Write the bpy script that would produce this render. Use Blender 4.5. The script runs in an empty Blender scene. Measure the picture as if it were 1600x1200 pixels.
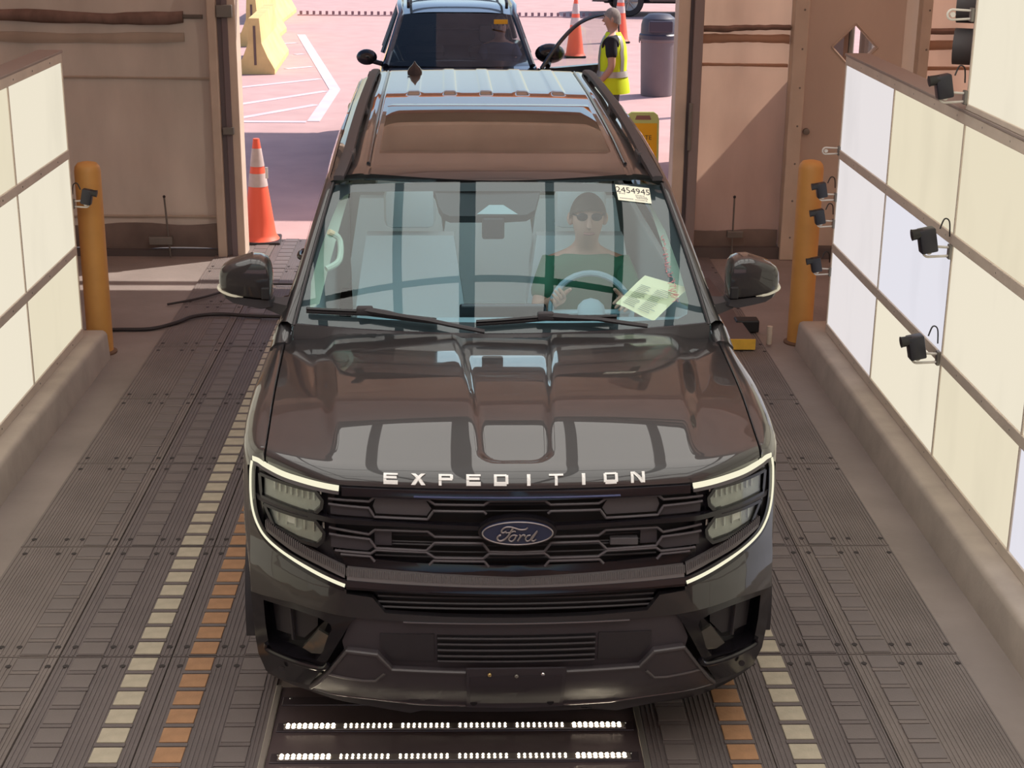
import bpy, bmesh, math, random
from mathutils import Vector, Matrix
import numpy as np
random.seed(7)
SC = bpy.context.scene
COL = SC.collection
R = math.radians

# ------------------------------------------------------------------ camera
FPX = 2425.0
th, yaw, roll = R(18.15), R(1.68), R(0.6)
fw = Vector((math.sin(yaw)*math.cos(th), math.cos(yaw)*math.cos(th), -math.sin(th)))
rt = Vector((math.cos(yaw), -math.sin(yaw), 0)); up = rt.cross(fw)
rt, up = rt*math.cos(roll)+up*math.sin(roll), up*math.cos(roll)-rt*math.sin(roll)
cd = bpy.data.cameras.new('camera'); cam = bpy.data.objects.new('camera', cd); COL.objects.link(cam)
cd.sensor_width = 36.0; cd.sensor_fit = 'HORIZONTAL'; cd.lens = FPX/1600*36.0
cd.clip_start = 0.05; cd.clip_end = 500
cam.matrix_world = Matrix(((rt.x, up.x, -fw.x, 0), (rt.y, up.y, -fw.y, 0), (rt.z, up.z, -fw.z, 3.15), (0, 0, 0, 1)))
SC.camera = cam

# ------------------------------------------------------------------ world, sun, exposure
SUN = Vector((.55, .30, .65)).normalized()
w = bpy.data.worlds.new('world'); SC.world = w; w.use_nodes = True
nt = w.node_tree; bg = nt.nodes['Background']
sky = nt.nodes.new('ShaderNodeTexSky'); sky.sky_type = 'NISHITA'; sky.sun_disc = False
sky.sun_elevation = math.asin(SUN.z); sky.sun_rotation = math.atan2(SUN.x, SUN.y); sky.air_density = 1.0; sky.dust_density = 1.5
nt.links.new(sky.outputs[0], bg.inputs[0]); bg.inputs[1].default_value = 0.20
sl = bpy.data.lights.new('sun', 'SUN'); sl.energy = 5.6; sl.angle = R(0.6); sl.color = (1.0, .90, .82)
so = bpy.data.objects.new('sun', sl); COL.objects.link(so); so.rotation_euler = SUN.to_track_quat('Z', 'Y').to_euler()
so.location = SUN*60
vs = SC.view_settings; vs.view_transform = 'Standard'; vs.look = 'None'; vs.gamma = 1.0; vs.use_curve_mapping = False
vs.exposure = 0.0
CEIL_LIGHT = 2.5
SIDE_LIGHT = 0.86

# ------------------------------------------------------------------ helpers
def lin(c):
    return tuple(((v/255)/12.92 if v/255 <= .04045 else ((v/255+.055)/1.055)**2.4) for v in c)

MATS = {}
def M(name, rgb, rough=.5, metal=0., spec=.5, coat=0., var=0., vscale=8., bump=0., bscale=60., coat_rough=.03, ior=1.5):
    if name in MATS: return MATS[name]
    m = bpy.data.materials.new(name); m.use_nodes = True; n = m.node_tree; b = n.nodes['Principled BSDF']
    c = lin(rgb)
    b.inputs['Base Color'].default_value = (*c, 1); b.inputs['Roughness'].default_value = rough
    b.inputs['Metallic'].default_value = metal; b.inputs['Specular IOR Level'].default_value = spec
    b.inputs['IOR'].default_value = ior
    if coat: b.inputs['Coat Weight'].default_value = coat; b.inputs['Coat Roughness'].default_value = coat_rough
    if var or bump:
        tc = n.nodes.new('ShaderNodeTexCoord')
    if var:
        nz = n.nodes.new('ShaderNodeTexNoise'); nz.inputs['Scale'].default_value = vscale; nz.inputs['Detail'].default_value = 6
        n.links.new(tc.outputs['Object'], nz.inputs['Vector'])
        rp = n.nodes.new('ShaderNodeValToRGB')
        rp.color_ramp.elements[0].position = .3; rp.color_ramp.elements[1].position = .7
        rp.color_ramp.elements[0].color = (*[max(0, v*(1-var)) for v in c], 1)
        rp.color_ramp.elements[1].color = (*[min(1, v*(1+var)) for v in c], 1)
        n.links.new(nz.outputs['Fac'], rp.inputs[0]); n.links.new(rp.outputs[0], b.inputs['Base Color'])
    if bump:
        nb = n.nodes.new('ShaderNodeTexNoise'); nb.inputs['Scale'].default_value = bscale; nb.inputs['Detail'].default_value = 4
        n.links.new(tc.outputs['Object'], nb.inputs['Vector'])
        bp = n.nodes.new('ShaderNodeBump'); bp.inputs['Strength'].default_value = bump; bp.inputs['Distance'].default_value = .01
        n.links.new(nb.outputs['Fac'], bp.inputs['Height']); n.links.new(bp.outputs[0], b.inputs['Normal'])
    MATS[name] = m; return m

def EM(name, rgb, strength):
    if name in MATS: return MATS[name]
    m = bpy.data.materials.new(name); m.use_nodes = True; n = m.node_tree; n.nodes.clear()
    o = n.nodes.new('ShaderNodeOutputMaterial'); e = n.nodes.new('ShaderNodeEmission')
    e.inputs[0].default_value = (*lin(rgb), 1); e.inputs[1].default_value = strength
    n.links.new(e.outputs[0], o.inputs[0]); MATS[name] = m; return m

def GLASS(name, tint, ior=1.5, rough=0.0, gtint=(1, 1, 1)):
    if name in MATS: return MATS[name]
    m = bpy.data.materials.new(name); m.use_nodes = True; n = m.node_tree; n.nodes.clear()
    o = n.nodes.new('ShaderNodeOutputMaterial'); t = n.nodes.new('ShaderNodeBsdfTransparent'); g = n.nodes.new('ShaderNodeBsdfGlossy')
    t.inputs[0].default_value = (*tint, 1); g.inputs[0].default_value = (*gtint, 1); g.inputs['Roughness'].default_value = rough
    fr = n.nodes.new('ShaderNodeFresnel')
    ge = n.nodes.new('ShaderNodeNewGeometry'); mr = n.nodes.new('ShaderNodeMapRange')   # a thin pane reflects alike from both sides
    mr.inputs['To Min'].default_value = ior; mr.inputs['To Max'].default_value = 1/ior
    n.links.new(ge.outputs['Backfacing'], mr.inputs['Value']); n.links.new(mr.outputs[0], fr.inputs[0])
    mx = n.nodes.new('ShaderNodeMixShader')
    n.links.new(fr.outputs[0], mx.inputs[0]); n.links.new(t.outputs[0], mx.inputs[1]); n.links.new(g.outputs[0], mx.inputs[2])
    n.links.new(mx.outputs[0], o.inputs[0]); MATS[name] = m; return m

def FABRIC(name, rgb, trans=.4, var=.12, vscale=3.):
    if name in MATS: return MATS[name]
    m = bpy.data.materials.new(name); m.use_nodes = True; n = m.node_tree; n.nodes.clear(); c = lin(rgb)
    o = n.nodes.new('ShaderNodeOutputMaterial'); d = n.nodes.new('ShaderNodeBsdfDiffuse'); t = n.nodes.new('ShaderNodeBsdfTranslucent')
    tc = n.nodes.new('ShaderNodeTexCoord'); nz = n.nodes.new('ShaderNodeTexNoise'); nz.inputs['Scale'].default_value = vscale; nz.inputs['Detail'].default_value = 7
    mp = n.nodes.new('ShaderNodeMapping'); mp.inputs['Scale'].default_value = (1.0, 1.0, .35)
    n.links.new(tc.outputs['Object'], mp.inputs[0]); n.links.new(mp.outputs[0], nz.inputs['Vector'])
    rp = n.nodes.new('ShaderNodeValToRGB')
    rp.color_ramp.elements[0].position = .3; rp.color_ramp.elements[1].position = .7
    rp.color_ramp.elements[0].color = (*[v*(1-var) for v in c], 1); rp.color_ramp.elements[1].color = (*[min(1, v*(1+var)) for v in c], 1)
    n.links.new(nz.outputs['Fac'], rp.inputs[0])
    n.links.new(rp.outputs[0], d.inputs[0]); n.links.new(rp.outputs[0], t.inputs[0])
    mx = n.nodes.new('ShaderNodeMixShader'); mx.inputs[0].default_value = trans
    n.links.new(d.outputs[0], mx.inputs[1]); n.links.new(t.outputs[0], mx.inputs[2]); n.links.new(mx.outputs[0], o.inputs[0])
    MATS[name] = m; return m

class MB:
    """collects geometry, builds ONE mesh object"""
    def __init__(s): s.v = []; s.f = []; s.mi = []; s.cur = 0; s.xf = None
    def _add(s, vs_, fs_):
        o = len(s.v)
        if s.xf is not None: vs_ = [s.xf @ Vector(p) for p in vs_]
        s.v += [tuple(p) for p in vs_]; s.f += [tuple(o+i for i in f) for f in fs_]; s.mi += [s.cur]*len(fs_)
        return s
    def box(s, a, b):
        x0, y0, z0 = a; x1, y1, z1 = b
        return s._add([(x0,y0,z0),(x1,y0,z0),(x1,y1,z0),(x0,y1,z0),(x0,y0,z1),(x1,y0,z1),(x1,y1,z1),(x0,y1,z1)],
                      [(0,3,2,1),(4,5,6,7),(0,1,5,4),(1,2,6,5),(2,3,7,6),(3,0,4,7)])
    def bbox(s, a, b, r=.01):
        """bevelled box"""
        bm = bmesh.new(); bmesh.ops.create_cube(bm, size=1)
        c = [(a[i]+b[i])/2 for i in range(3)]; d = [abs(b[i]-a[i]) for i in range(3)]
        for v in bm.verts: v.co = Vector([c[i]+v.co[i]*d[i] for i in range(3)])
        bmesh.ops.bevel(bm, geom=bm.edges[:], offset=min(r, min(d)*.45), segments=2, affect='EDGES', profile=.5)
        bm.verts.index_update()
        s._add([v.co.copy() for v in bm.verts], [[v.index for v in f.verts] for f in bm.faces]); bm.free(); return s
    def grid(s, rows, close=False, closev=False):
        n = len(rows[0]); vs_ = [p for r in rows for p in r]; fs_ = []
        m = len(rows)
        for i in range(m-1 if not closev else m):
            i2 = (i+1) % m
            for j in range(n-1 if not close else n):
                j2 = (j+1) % n
                fs_.append((i*n+j, i*n+j2, i2*n+j2, i2*n+j))
        return s._add(vs_, fs_)
    def loft(s, rings, caps=True):
        """closed rings"""
        n = len(rings[0]); s.grid(rings, close=True)
        if caps:
            s._add(rings[0], [tuple(range(n-1, -1, -1))]); s._add(rings[-1], [tuple(range(n))])
        return s
    def tube(s, pts, r, n=8, caps=True, closed=False):
        pts = [Vector(p) for p in pts]; rs = r if isinstance(r, (list, tuple)) else [r]*len(pts)
        rings = []; prev = None; N = len(pts)
        for i, p in enumerate(pts):
            a = pts[i-1] if (i or closed) else p; b = pts[(i+1) % N] if (i < N-1 or closed) else p
            t = (b-a)
            t = t.normalized() if t.length > 1e-9 else Vector((0, 0, 1))
            if prev is None:
                h = Vector((0, 0, 1)) if abs(t.z) < .9 else Vector((1, 0, 0))
                u = t.cross(h).normalized()
            else:
                u = (prev - t*prev.dot(t)); u = u.normalized() if u.length > 1e-6 else t.orthogonal().normalized()
            prev = u; v = t.cross(u)
            rings.append([p + (u*math.cos(2*math.pi*k/n)+v*math.sin(2*math.pi*k/n))*rs[i] for k in range(n)])
        if closed: return s.grid(rings, close=True, closev=True)
        return s.loft(rings, caps)
    def cyl(s, a, b, r, n=16, r2=None):
        return s.tube([a, b], [r, r if r2 is None else r2], n)
    def lathe(s, prof, c=(0,0,0), n=24, axis='z', caps=True):
        rings = []
        for (r, h) in prof:
            ring = []
            for k in range(n):
                ca, sa = math.cos(2*math.pi*k/n)*r, math.sin(2*math.pi*k/n)*r
                if axis == 'z': p = (c[0]+ca, c[1]+sa, c[2]+h)
                elif axis == 'y': p = (c[0]+ca, c[1]+h, c[2]+sa)
                else: p = (c[0]+h, c[1]+ca, c[2]+sa)
                ring.append(p)
            rings.append(ring)
        return s.loft(rings, caps)
    def prism(s, poly, axis, d0, d1):
        """extrude a 2d polygon along an axis"""
        def P(p, d):
            return {'y': (p[0], d, p[1]), 'x': (d, p[0], p[1]), 'z': (p[0], p[1], d)}[axis]
        return s.loft([[P(p, d0) for p in poly], [P(p, d1) for p in poly]])
    def ball(s, c, r, n=12, m=8, sq=(1,1,1)):
        rows = []
        for i in range(m+1):
            a = -math.pi/2+math.pi*i/m
            rows.append([(c[0]+r*sq[0]*math.cos(a)*math.cos(2*math.pi*k/n), c[1]+r*sq[1]*math.cos(a)*math.sin(2*math.pi*k/n), c[2]+r*sq[2]*math.sin(a)) for k in range(n)])
        return s.grid(rows, close=True)
    def build(s, name, mat, parent=None, smooth=False, angle=40, **kw):
        me = bpy.data.meshes.new(name); me.from_pydata(s.v, [], s.f)
        mats = mat if isinstance(mat, (list, tuple)) else [mat]
        for m_ in mats: me.materials.append(m_)
        if len(mats) > 1:
            for p, i in zip(me.polygons, s.mi): p.material_index = i
        bm = bmesh.new(); bm.from_mesh(me)
        bmesh.ops.remove_doubles(bm, verts=bm.verts[:], dist=1e-5)
        bmesh.ops.recalc_face_normals(bm, faces=bm.faces[:])
        if smooth:
            for f in bm.faces: f.smooth = True
            ca = math.radians(angle)
            for e in bm.edges:
                if len(e.link_faces) == 2 and e.calc_face_angle(0) > ca: e.smooth = False
        bm.to_mesh(me); bm.free(); me.update()
        return link(name, me, parent, **kw)

def link(name, data, parent=None, label=None, cat=None, group=None, kind=None, loc=None, rotz=None):
    o = bpy.data.objects.new(name, data); COL.objects.link(o)
    if parent is not None: o.parent = parent
    if loc is not None: o.location = loc
    if rotz is not None: o.rotation_euler = (0, 0, rotz)
    if label: o['label'] = label
    if cat: o['category'] = cat
    if group: o['group'] = group
    if kind: o['kind'] = kind
    return o

def thing(name, label, cat, loc=(0,0,0), rotz=0., group=None):
    o = link(name, None, None, label, cat, group, None, loc, rotz); o.empty_display_size = .2
    return o

def text_mesh(txt, size, extrude=0.0, font_shear=0., align='CENTER', space=1.0):
    cu = bpy.data.curves.new('lettering', 'FONT'); cu.body = txt; cu.size = size; cu.extrude = extrude
    cu.align_x = align; cu.align_y = 'CENTER'; cu.shear = font_shear; cu.space_character = space; cu.resolution_u = 3
    ob = bpy.data.objects.new('tmp', cu); COL.objects.link(ob)
    dg = bpy.context.evaluated_depsgraph_get(); me = bpy.data.meshes.new_from_object(ob.evaluated_get(dg))
    bpy.data.objects.remove(ob); bpy.data.curves.remove(cu); me.materials.clear()
    return me

def skin(verts, edges, radii, root=0, sub=1):
    me = bpy.data.meshes.new('sk'); me.from_pydata(verts, edges, [])
    ob = bpy.data.objects.new('sk', me); COL.objects.link(ob)
    md = ob.modifiers.new('s', 'SKIN'); md.use_smooth_shade = True
    lay = me.skin_vertices[0].data
    for i, r in enumerate(radii):
        r = r if isinstance(r, tuple) else (r, r)
        lay[i].radius = r; lay[i].use_root = (i == root)
    sb = ob.modifiers.new('b', 'SUBSURF'); sb.levels = sub; sb.render_levels = sub
    dg = bpy.context.evaluated_depsgraph_get(); out = bpy.data.meshes.new_from_object(ob.evaluated_get(dg))
    bpy.data.objects.remove(ob); bpy.data.meshes.remove(me)
    return out

def sstep(a, b, x):
    t = min(1, max(0, (x-a)/(b-a))) if a != b else float(x > a); return t*t*(3-2*t)
def itp(pts, x): return float(np.interp(x, [p[0] for p in pts], [p[1] for p in pts]))

def pchip(pts):
    """monotone cubic through the points"""
    X = np.array([p[0] for p in pts]); Y = np.array([p[1] for p in pts]); h = np.diff(X); d = np.diff(Y)/h; m = np.zeros(len(X))
    m[0], m[-1] = d[0], d[-1]
    for i in range(1, len(X)-1):
        if d[i-1]*d[i] > 0:
            w1, w2 = 2*h[i]+h[i-1], h[i]+2*h[i-1]; m[i] = (w1+w2)/(w1/d[i-1]+w2/d[i])
    def f(x):
        x = min(max(x, X[0]), X[-1]); i = min(int(np.searchsorted(X, x, 'right'))-1, len(X)-2); t = (x-X[i])/h[i]
        return float(Y[i]*(1+2*t)*(1-t)**2+h[i]*m[i]*t*(1-t)**2+Y[i+1]*t*t*(3-2*t)+h[i]*m[i+1]*t*t*(t-1))
    return f

# ------------------------------------------------------------------ shared materials
m_paint = M('black car paint', (26, 24, 27), .4, 0, .5, 1.0, coat_rough=.015)
m_gloss = M('gloss black trim', (26, 24, 29), .16, 0, .5)
m_satin = M('satin black plastic', (50, 47, 51), .5, 0, .5)
m_grey = M('dark grey grille plastic', (84, 80, 85), .38, 0, .5)
m_rubber = M('tyre rubber', (48, 44, 44), .75)
m_dark = M('deep black', (24, 22, 26), .6)
m_chrome = M('chrome', (215, 215, 218), .12, 1.0)
m_white = M('white lettering', (238, 238, 236), .4)
m_steel = M('grey steel', (128, 124, 118), .45, .6, var=.1, vscale=6)
m_alu = M('aluminium', (170, 165, 158), .4, .7, var=.06, vscale=10)
m_conc = M('kerb concrete', (172, 160, 148), .85, var=.10, vscale=5, bump=.1, bscale=60)
m_black = M('matt black metal', (30, 29, 30), .5)
# ================================================================== SETTING
CX = -.05                      # tunnel centre line
m_floor = M('worn concrete floor', (138, 128, 122), .8, var=.16, vscale=1.7, bump=.25, bscale=30)
m_pave = M('sunlit pavement', (194, 158, 155), .9, var=.07, vscale=2.2, bump=.15, bscale=50)
m_mat = M('dark rubber mat', (102, 94, 93), .62, var=.10, vscale=4, bump=.25, bscale=120)
m_matd = M('dusty rubber mat', (116, 107, 103), .7, var=.14, vscale=3, bump=.25, bscale=120)
m_pad = M('mat pad rubber', (108, 100, 98), .6, var=.10, vscale=4, bump=.15, bscale=150)
m_cream = M('cream tread tile', (176, 167, 148), .6, var=.12, vscale=14, bump=.2, bscale=120)
m_orange = M('orange tread tile', (164, 124, 90), .6, var=.14, vscale=14, bump=.2, bscale=120)
m_hole = M('bolt hole', (50, 45, 45), .8)
m_fab = FABRIC('beige tent fabric', (202, 170, 147), .45)
m_fabl = FABRIC('shaded tent fabric', (188, 174, 158), .10)  # low translucency builds the left wall's shade into the cloth
m_fabdark = FABRIC('brown rolled fabric', (140, 118, 108), .15, .2, 9.)
m_roof = FABRIC('tent roof fabric', (196, 160, 144), .50)
m_post = M('painted door post', (196, 180, 162), .55, var=.08, vscale=5)
m_rigid = FABRIC('brown wall board', (208, 190, 174), .22, .05)

floor = MB().box((-7, -5.2, -.12), (7, 13.35, 0)).build('floor', m_floor, kind='structure')
pave = MB().box((-40, 13.35, -.12), (40, 75, -.004)).build('pavement', m_pave, kind='structure')

# ---- rubber track mats with their tread pads
PW, PL = .470, 1.125
PITCH = PL/8
padme = MB().bbox((-.056, -.053, 0), (.056, .053, .0065), .003).build('pad', m_pad); padm = padme.data; bpy.data.objects.remove(padme)
def tile_me(m):
    o = MB().bbox((-.054, -.052, 0), (.054, .052, .0065), .003).build('tread_tile', m); d = o.data; bpy.data.objects.remove(o); return d
creamm, orangem = tile_me(m_cream), tile_me(m_orange)
def mat_mesh(pads_u, skip=None):
    b = MB(); b.box((.003, .004, 0), (PW-.003, PL-.004, .012))
    for u in (.03, .075, .115, .42, .46, .50, .545, .59, .63, .915, .95, .985):
        b.box((u*PW-.0035, .01, .012), (u*PW+.0035, PL-.01, .0150))
    for u in [q for q in (.27, .772) if q != skip]:
        for k in range(9):
            y = k*PITCH
            y0, y1 = max(.006, y-.0115), min(PL-.006, y+.0115)
            b.box((u*PW-.058, y0, .012), (u*PW+.058, y1, .0175))
    if skip:
        for k in range(9): b.box(((skip-.115+.029*k)*PW-.003, .01, .012), ((skip-.115+.029*k)*PW+.003, PL-.01, .0145))
    b.cur = 1
    for u in (.10, .44, .60, .945):
        for y in (.085, PL-.085):
            b.lathe([(.013, .0152), (.013, .0162)], (u*PW, y, 0), 10)
    b.cur = 2
    for u in pads_u:
        for k in range(8):
            b.box((u*PW-.056, (k+.5)*PITCH-.056, .012), (u*PW+.056, (k+.5)*PITCH+.056, .0195))
    o = b.build('track_mat', [m_matd if skip else m_mat, m_hole, m_pad]); d = o.data; bpy.data.objects.remove(o); return d
mat_plain = mat_mesh(()); mat_outl = mat_mesh((), .27); mat_outr = mat_mesh((), .772)
edges_l = [CX-2.137, CX-1.666, CX-1.195]; edges_r = [CX+.722, CX+1.195, CX+1.666]
for ci, x0 in enumerate(edges_l+edges_r):
    for k in range(-2, 7):
        y0 = 5.88+PL*k
        near = (ci < 3 and k <= 3) or (ci >= 3 and k <= 0)
        cols = {}
        if ci == 1: cols = {.772: creamm}
        if ci == 2: cols = {.27: orangem}
        if ci == 3: cols = {.772: orangem}
        if ci == 4: cols = {.27: creamm}
        greys = [u for u in (.27, .772) if u not in cols and not (ci == 0 and u < .5) and not (ci == 5 and u > .5)]
        mo = link('track_mat', mat_outl if ci == 0 else mat_outr if ci == 5 else mat_plain, floor, loc=(x0, y0, 0))
        for u, me in cols.items():
            for j in range(8):
                t = link('tread_tile', me, mo, loc=(u*PW, (j+.5)*PITCH, .012))
                t.rotation_euler = (0, 0, random.uniform(-.006, .006))
        if near:
            for u in greys:
                for j in range(8): link('pad', padm, mo, loc=(u*PW, (j+.5)*PITCH, .012))
        else:
            b = MB()
            for u in greys:
                for j in range(8): b.box((u*PW-.056, (j+.5)*PITCH-.056, .012), (u*PW+.056, (j+.5)*PITCH+.056, .0195))
            b.build('pad_rows', m_pad, mo, kind='stuff')

# ---- kerbs
def kerb(name, xa, xb, y0, y1):
    s = 1 if xb > xa else -1
    prof = [(xa, 0), (xa+s*.012, .17), (xa+s*.022, .19), (xa+s*.04, .2), (xb, .2), (xb, 0)]
    b = MB(); rings = []
    ys = [y0+(y1-y0)*i/24 for i in range(25)]
    for y in ys: rings.append([(px+random.uniform(-.0015, .0015), y, pz+random.uniform(-.0012, .0012)*(pz > 0)) for px, pz in prof])
    b.loft(rings); return b.build(name, m_conc, smooth=True, kind='structure')
kerb('trim_1', -2.435, -2.72, 1.0, 10.15)
kerb('trim_2', 2.30, 2.62, 1.0, 10.42)

# ---- far (door) wall of the tent, Y = 13.2
YW = 13.2
def fabric(name, x0, x1, z0, z1, y=YW, nx=40, nz=24, fold=.02, mat=m_fab, seedv=0, parent=None, kind='structure', thick=True):
    rnd = random.Random(seedv); ph = [rnd.uniform(0, 6.28) for _ in range(6)]
    def P(i, j):
        u, v = i/nx, j/nz; x = x0+(x1-x0)*u; z = z0+(z1-z0)*v
        d = fold*(.5*math.sin(x*5.1+ph[0]+z*.7)+.3*math.sin(x*11.3+ph[1])+.4*math.sin(z*4.2+ph[2]+x*.9)+.25*math.sin(z*13+ph[3]+x*2.))
        e = min(u, 1-u)*abs(x1-x0)
        return (x, y+d*min(1, e/.2), z)
    b = MB(); b.grid([[P(i, j) for i in range(nx+1)] for j in range(nz+1)])
    return b.build(name, mat, parent, smooth=True, kind=kind)
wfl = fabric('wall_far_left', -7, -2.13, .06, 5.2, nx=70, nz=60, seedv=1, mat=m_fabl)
wfr = fabric('wall_far_right', 1.94, 2.69, .12, 5.2, nx=16, nz=60, seedv=2, fold=.015)
wfu = fabric('wall_far_upper', -2.13, 1.94, 2.9, 5.2, nx=40, nz=24, seedv=3)
# rolled flaps, seams and skirts on the fabric
def strip(name, parent, x0, x1, z0, z1, depth, mat, n=30, wob=.008, sd=0, y=YW):
    rnd = random.Random(sd); rings = []
    for i in range(n+1):
        x = x0+(x1-x0)*i/n; zc = (z0+z1)/2+wob*math.sin(x*3.1+sd)+rnd.uniform(-1, 1)*wob*.4; h = (z1-z0)/2*(1+.12*math.sin(x*7+sd))
        rings.append([(x, y-depth-.02, zc-h*.5), (x, y-depth-.025, zc+h*.3), (x, y-depth*.5-.02, zc+h), (x, y-.01, zc+h), (x, y-.01, zc-h), (x, y-depth*.5-.02, zc-h)])
    return MB().loft(rings).build(name, mat, parent, smooth=True, angle=60)
strip('rolled_flap', wfl, -7, -2.36, 1.960, 2.055, .05, m_fabdark, 40, .012, 1)
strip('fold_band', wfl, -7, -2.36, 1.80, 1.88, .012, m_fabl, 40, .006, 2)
strip('skirt', wfl, -7, -2.14, .06, .27, .012, M('dirty skirt', (120, 106, 98), .8, var=.2, vscale=4), 40, .004, 3)
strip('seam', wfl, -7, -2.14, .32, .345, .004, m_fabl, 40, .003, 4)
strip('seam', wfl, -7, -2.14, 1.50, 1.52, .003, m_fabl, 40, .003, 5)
strip('flap_pipe', wfl, -2.36, -2.20, 2.0, 2.03, .03, m_steel, 2, 0, 5)
strip('rolled_flap', wfr, 1.95, 2.68, 1.93, 1.975, .04, m_fabdark, 14, .012, 6)
strip('fold_band', wfr, 1.95, 2.68, 1.83, 1.90, .02, m_fab, 14, .010, 7)
strip('seam', wfr, 1.95, 2.68, 1.64, 1.665, .008, m_fab, 14, .003, 8)
strip('skirt', wfr, 1.95, 2.68, .06, .24, .012, M('dirty skirt', (120, 106, 98)), 14, .004, 9)
MB().box((-7, 13.12, 0), (-2.13, 13.24, .055)).build('baseboard_left', M('dark sill', (92, 84, 82), .7), kind='structure')
MB().box((1.94, 13.1, 0), (7, 13.24, .10)).build('baseboard_right', M('dark sill', (92, 84, 82), .7), kind='structure')
# right side: column, board with a diamond cut-out, column, fabric
def hole_board(name, x0, x1, z0, z1, y0, y1, c, r, mat):
    D = [(c[0], c[1]-r), (c[0]+r, c[1]), (c[0], c[1]+r), (c[0]-r, c[1])]
    Rr = [(c[0], z0), (x1, z0), (x1, c[1]), (x1, z1), (c[0], z1), (x0, z1), (x0, c[1]), (x0, z0)]
    b = MB()
    quads = [[Rr[0], Rr[1], Rr[2], D[1], D[0]], [Rr[2], Rr[3], Rr[4], D[2], D[1]], [Rr[4], Rr[5], Rr[6], D[3], D[2]], [Rr[6], Rr[7], Rr[0], D[0], D[3]]]
    for q in quads:
        b._add([(p[0], y0, p[1]) for p in q], [tuple(range(5))]); b._add([(p[0], y1, p[1]) for p in q], [tuple(range(4, -1, -1))])
    b.grid([[(p[0], y0, p[1]) for p in D], [(p[0], y1, p[1]) for p in D]], close=True)
    return b.build(name, mat, kind='structure')
wb = hole_board('wall_far_board', 2.80, 3.76, 0.1, 5.2, 13.2, 13.26, (3.24, 1.805), .18, m_rigid)
b = MB()
for (xa, za), (xb, zb) in (((3.24, 1.61), (3.435, 1.805)), ((3.435, 1.805), (3.24, 2.0)), ((3.24, 2.0), (3.045, 1.805)), ((3.045, 1.805), (3.24, 1.61))):
    b.tube([(xa, 13.195, za), (xb, 13.195, zb)], .008, 6)
b.build('diamond_trim', m_rigid, wb)
MB().lathe([(.0, -.06), (.028, -.055), (.03, -.03), (.012, -.02), (.012, 0)], (2.87, 13.2, 1.1), 14, 'y').build('knob', m_steel, wb, smooth=True)
def column(name, x0, x1, y0, y1, z1=5.2, mat=m_post):
    o = MB().bbox((x0, y0, 0), (x1, y1, z1), .008).build(name, mat, kind='structure')
    b = MB()
    for z in np.arange(.2, z1, .32): b.lathe([(.007, -.006), (.009, 0)], ((x0+x1)/2+.02, y0, float(z)), 8, 'y')
    b.build('bolt_row', m_steel, o, kind='stuff'); return o
column('trim_3', 2.69, 2.81, 13.06, 13.2)
column('trim_4', 3.75, 3.84, 13.08, 13.2)
wfr2 = fabric('wall_far_end', 3.84, 7, .1, 5.2, nx=40, nz=50, seedv=5)
strip('rolled_flap', wfr2, 3.85, 6.9, 1.93, 1.975, .04, m_fabdark, 30, .012, 11)
strip('fold_band', wfr2, 3.85, 6.9, 1.80, 1.87, .02, m_fab, 30, .01, 12)
strip('seam', wfr2, 3.85, 6.9, 1.62, 1.65, .008, m_fab, 30, .003, 13)
# door posts: steel post, dark guide groove and pale jamb on each side
dl = MB().bbox((-2.15, 13.06, 0), (-2.075, 13.24, 5.0), .01).build('door_1', m_post, kind='structure')
MB().box((-2.075, 13.12, 0), (-1.995, 13.24, 5.0)).build('guide_groove', M('guide groove', (118, 106, 108), .6), dl)
MB().bbox((-2.035, 13.09, 0), (-1.985, 13.13, 5.0), .006).build('guide_rail', M('guide groove', (98, 88, 90)), dl)
MB().bbox((-1.995, 13.10, 0), (-1.92, 13.34, 5.0), .01).build('jamb', M('pale jamb', (206, 188, 170), .6, var=.08, vscale=4), dl)
MB().bbox((-2.06, 13.06, 1.06), (-1.97, 13.10, 1.12), .004).build('latch', m_steel, dl)
MB().bbox((-2.07, 13.05, 2.02), (-1.94, 13.10, 2.12), .006).build('hinge', m_steel, dl)
dr = MB().bbox((1.86, 13.06, 0), (1.94, 13.24, 5.0), .01).build('door_2', M('grey post', (140, 128, 126), .55), kind='structure')
MB().bbox((1.73, 13.10, 0), (1.83, 13.34, 5.0), .01).build('jamb', M('pale jamb', (188, 172, 156)), dr)
MB().box((1.825, 13.14, 0), (1.865, 13.24, 5.0)).build('guide_groove', M('guide groove', (98, 88, 90)), dr)
MB().bbox((1.845, 13.04, .95), (1.875, 13.07, 1.35), .004).build('latch', m_steel, dr)
MB().bbox((-2.1, 13.1, 2.86), (1.9, 13.3, 3.0), .01).build('trim_5', m_post, kind='structure')
# tent sides, near end and roof
def plainwall(name, pts, nx, nz, mat):
    a, bb, c, d = [Vector(p) for p in pts]
    rows = [[(a.lerp(bb, i/nx)).lerp(d.lerp(c, i/nx), j/nz) for i in range(nx+1)] for j in range(nz+1)]
    return MB().grid(rows).build(name, mat, smooth=True, kind='structure')
plainwall('wall_left', ((-7, -5.2, 0), (-7, 13.2, 0), (-7, 13.2, 5.2), (-7, -5.2, 5.2)), 20, 4, m_fab)
plainwall('wall_right', ((7, -5.2, 0), (7, 13.2, 0), (7, 13.2, 5.2), (7, -5.2, 5.2)), 20, 4, m_fab)
plainwall('wall_near_left', ((-7, -5.2, 0), (-2.4, -5.2, 0), (-2.4, -5.2, 5.2), (-7, -5.2, 5.2)), 10, 4, m_fab)
plainwall('wall_near_right', ((2.3, -5.2, 0), (7, -5.2, 0), (7, -5.2, 5.2), (2.3, -5.2, 5.2)), 10, 4, m_fab)
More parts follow.
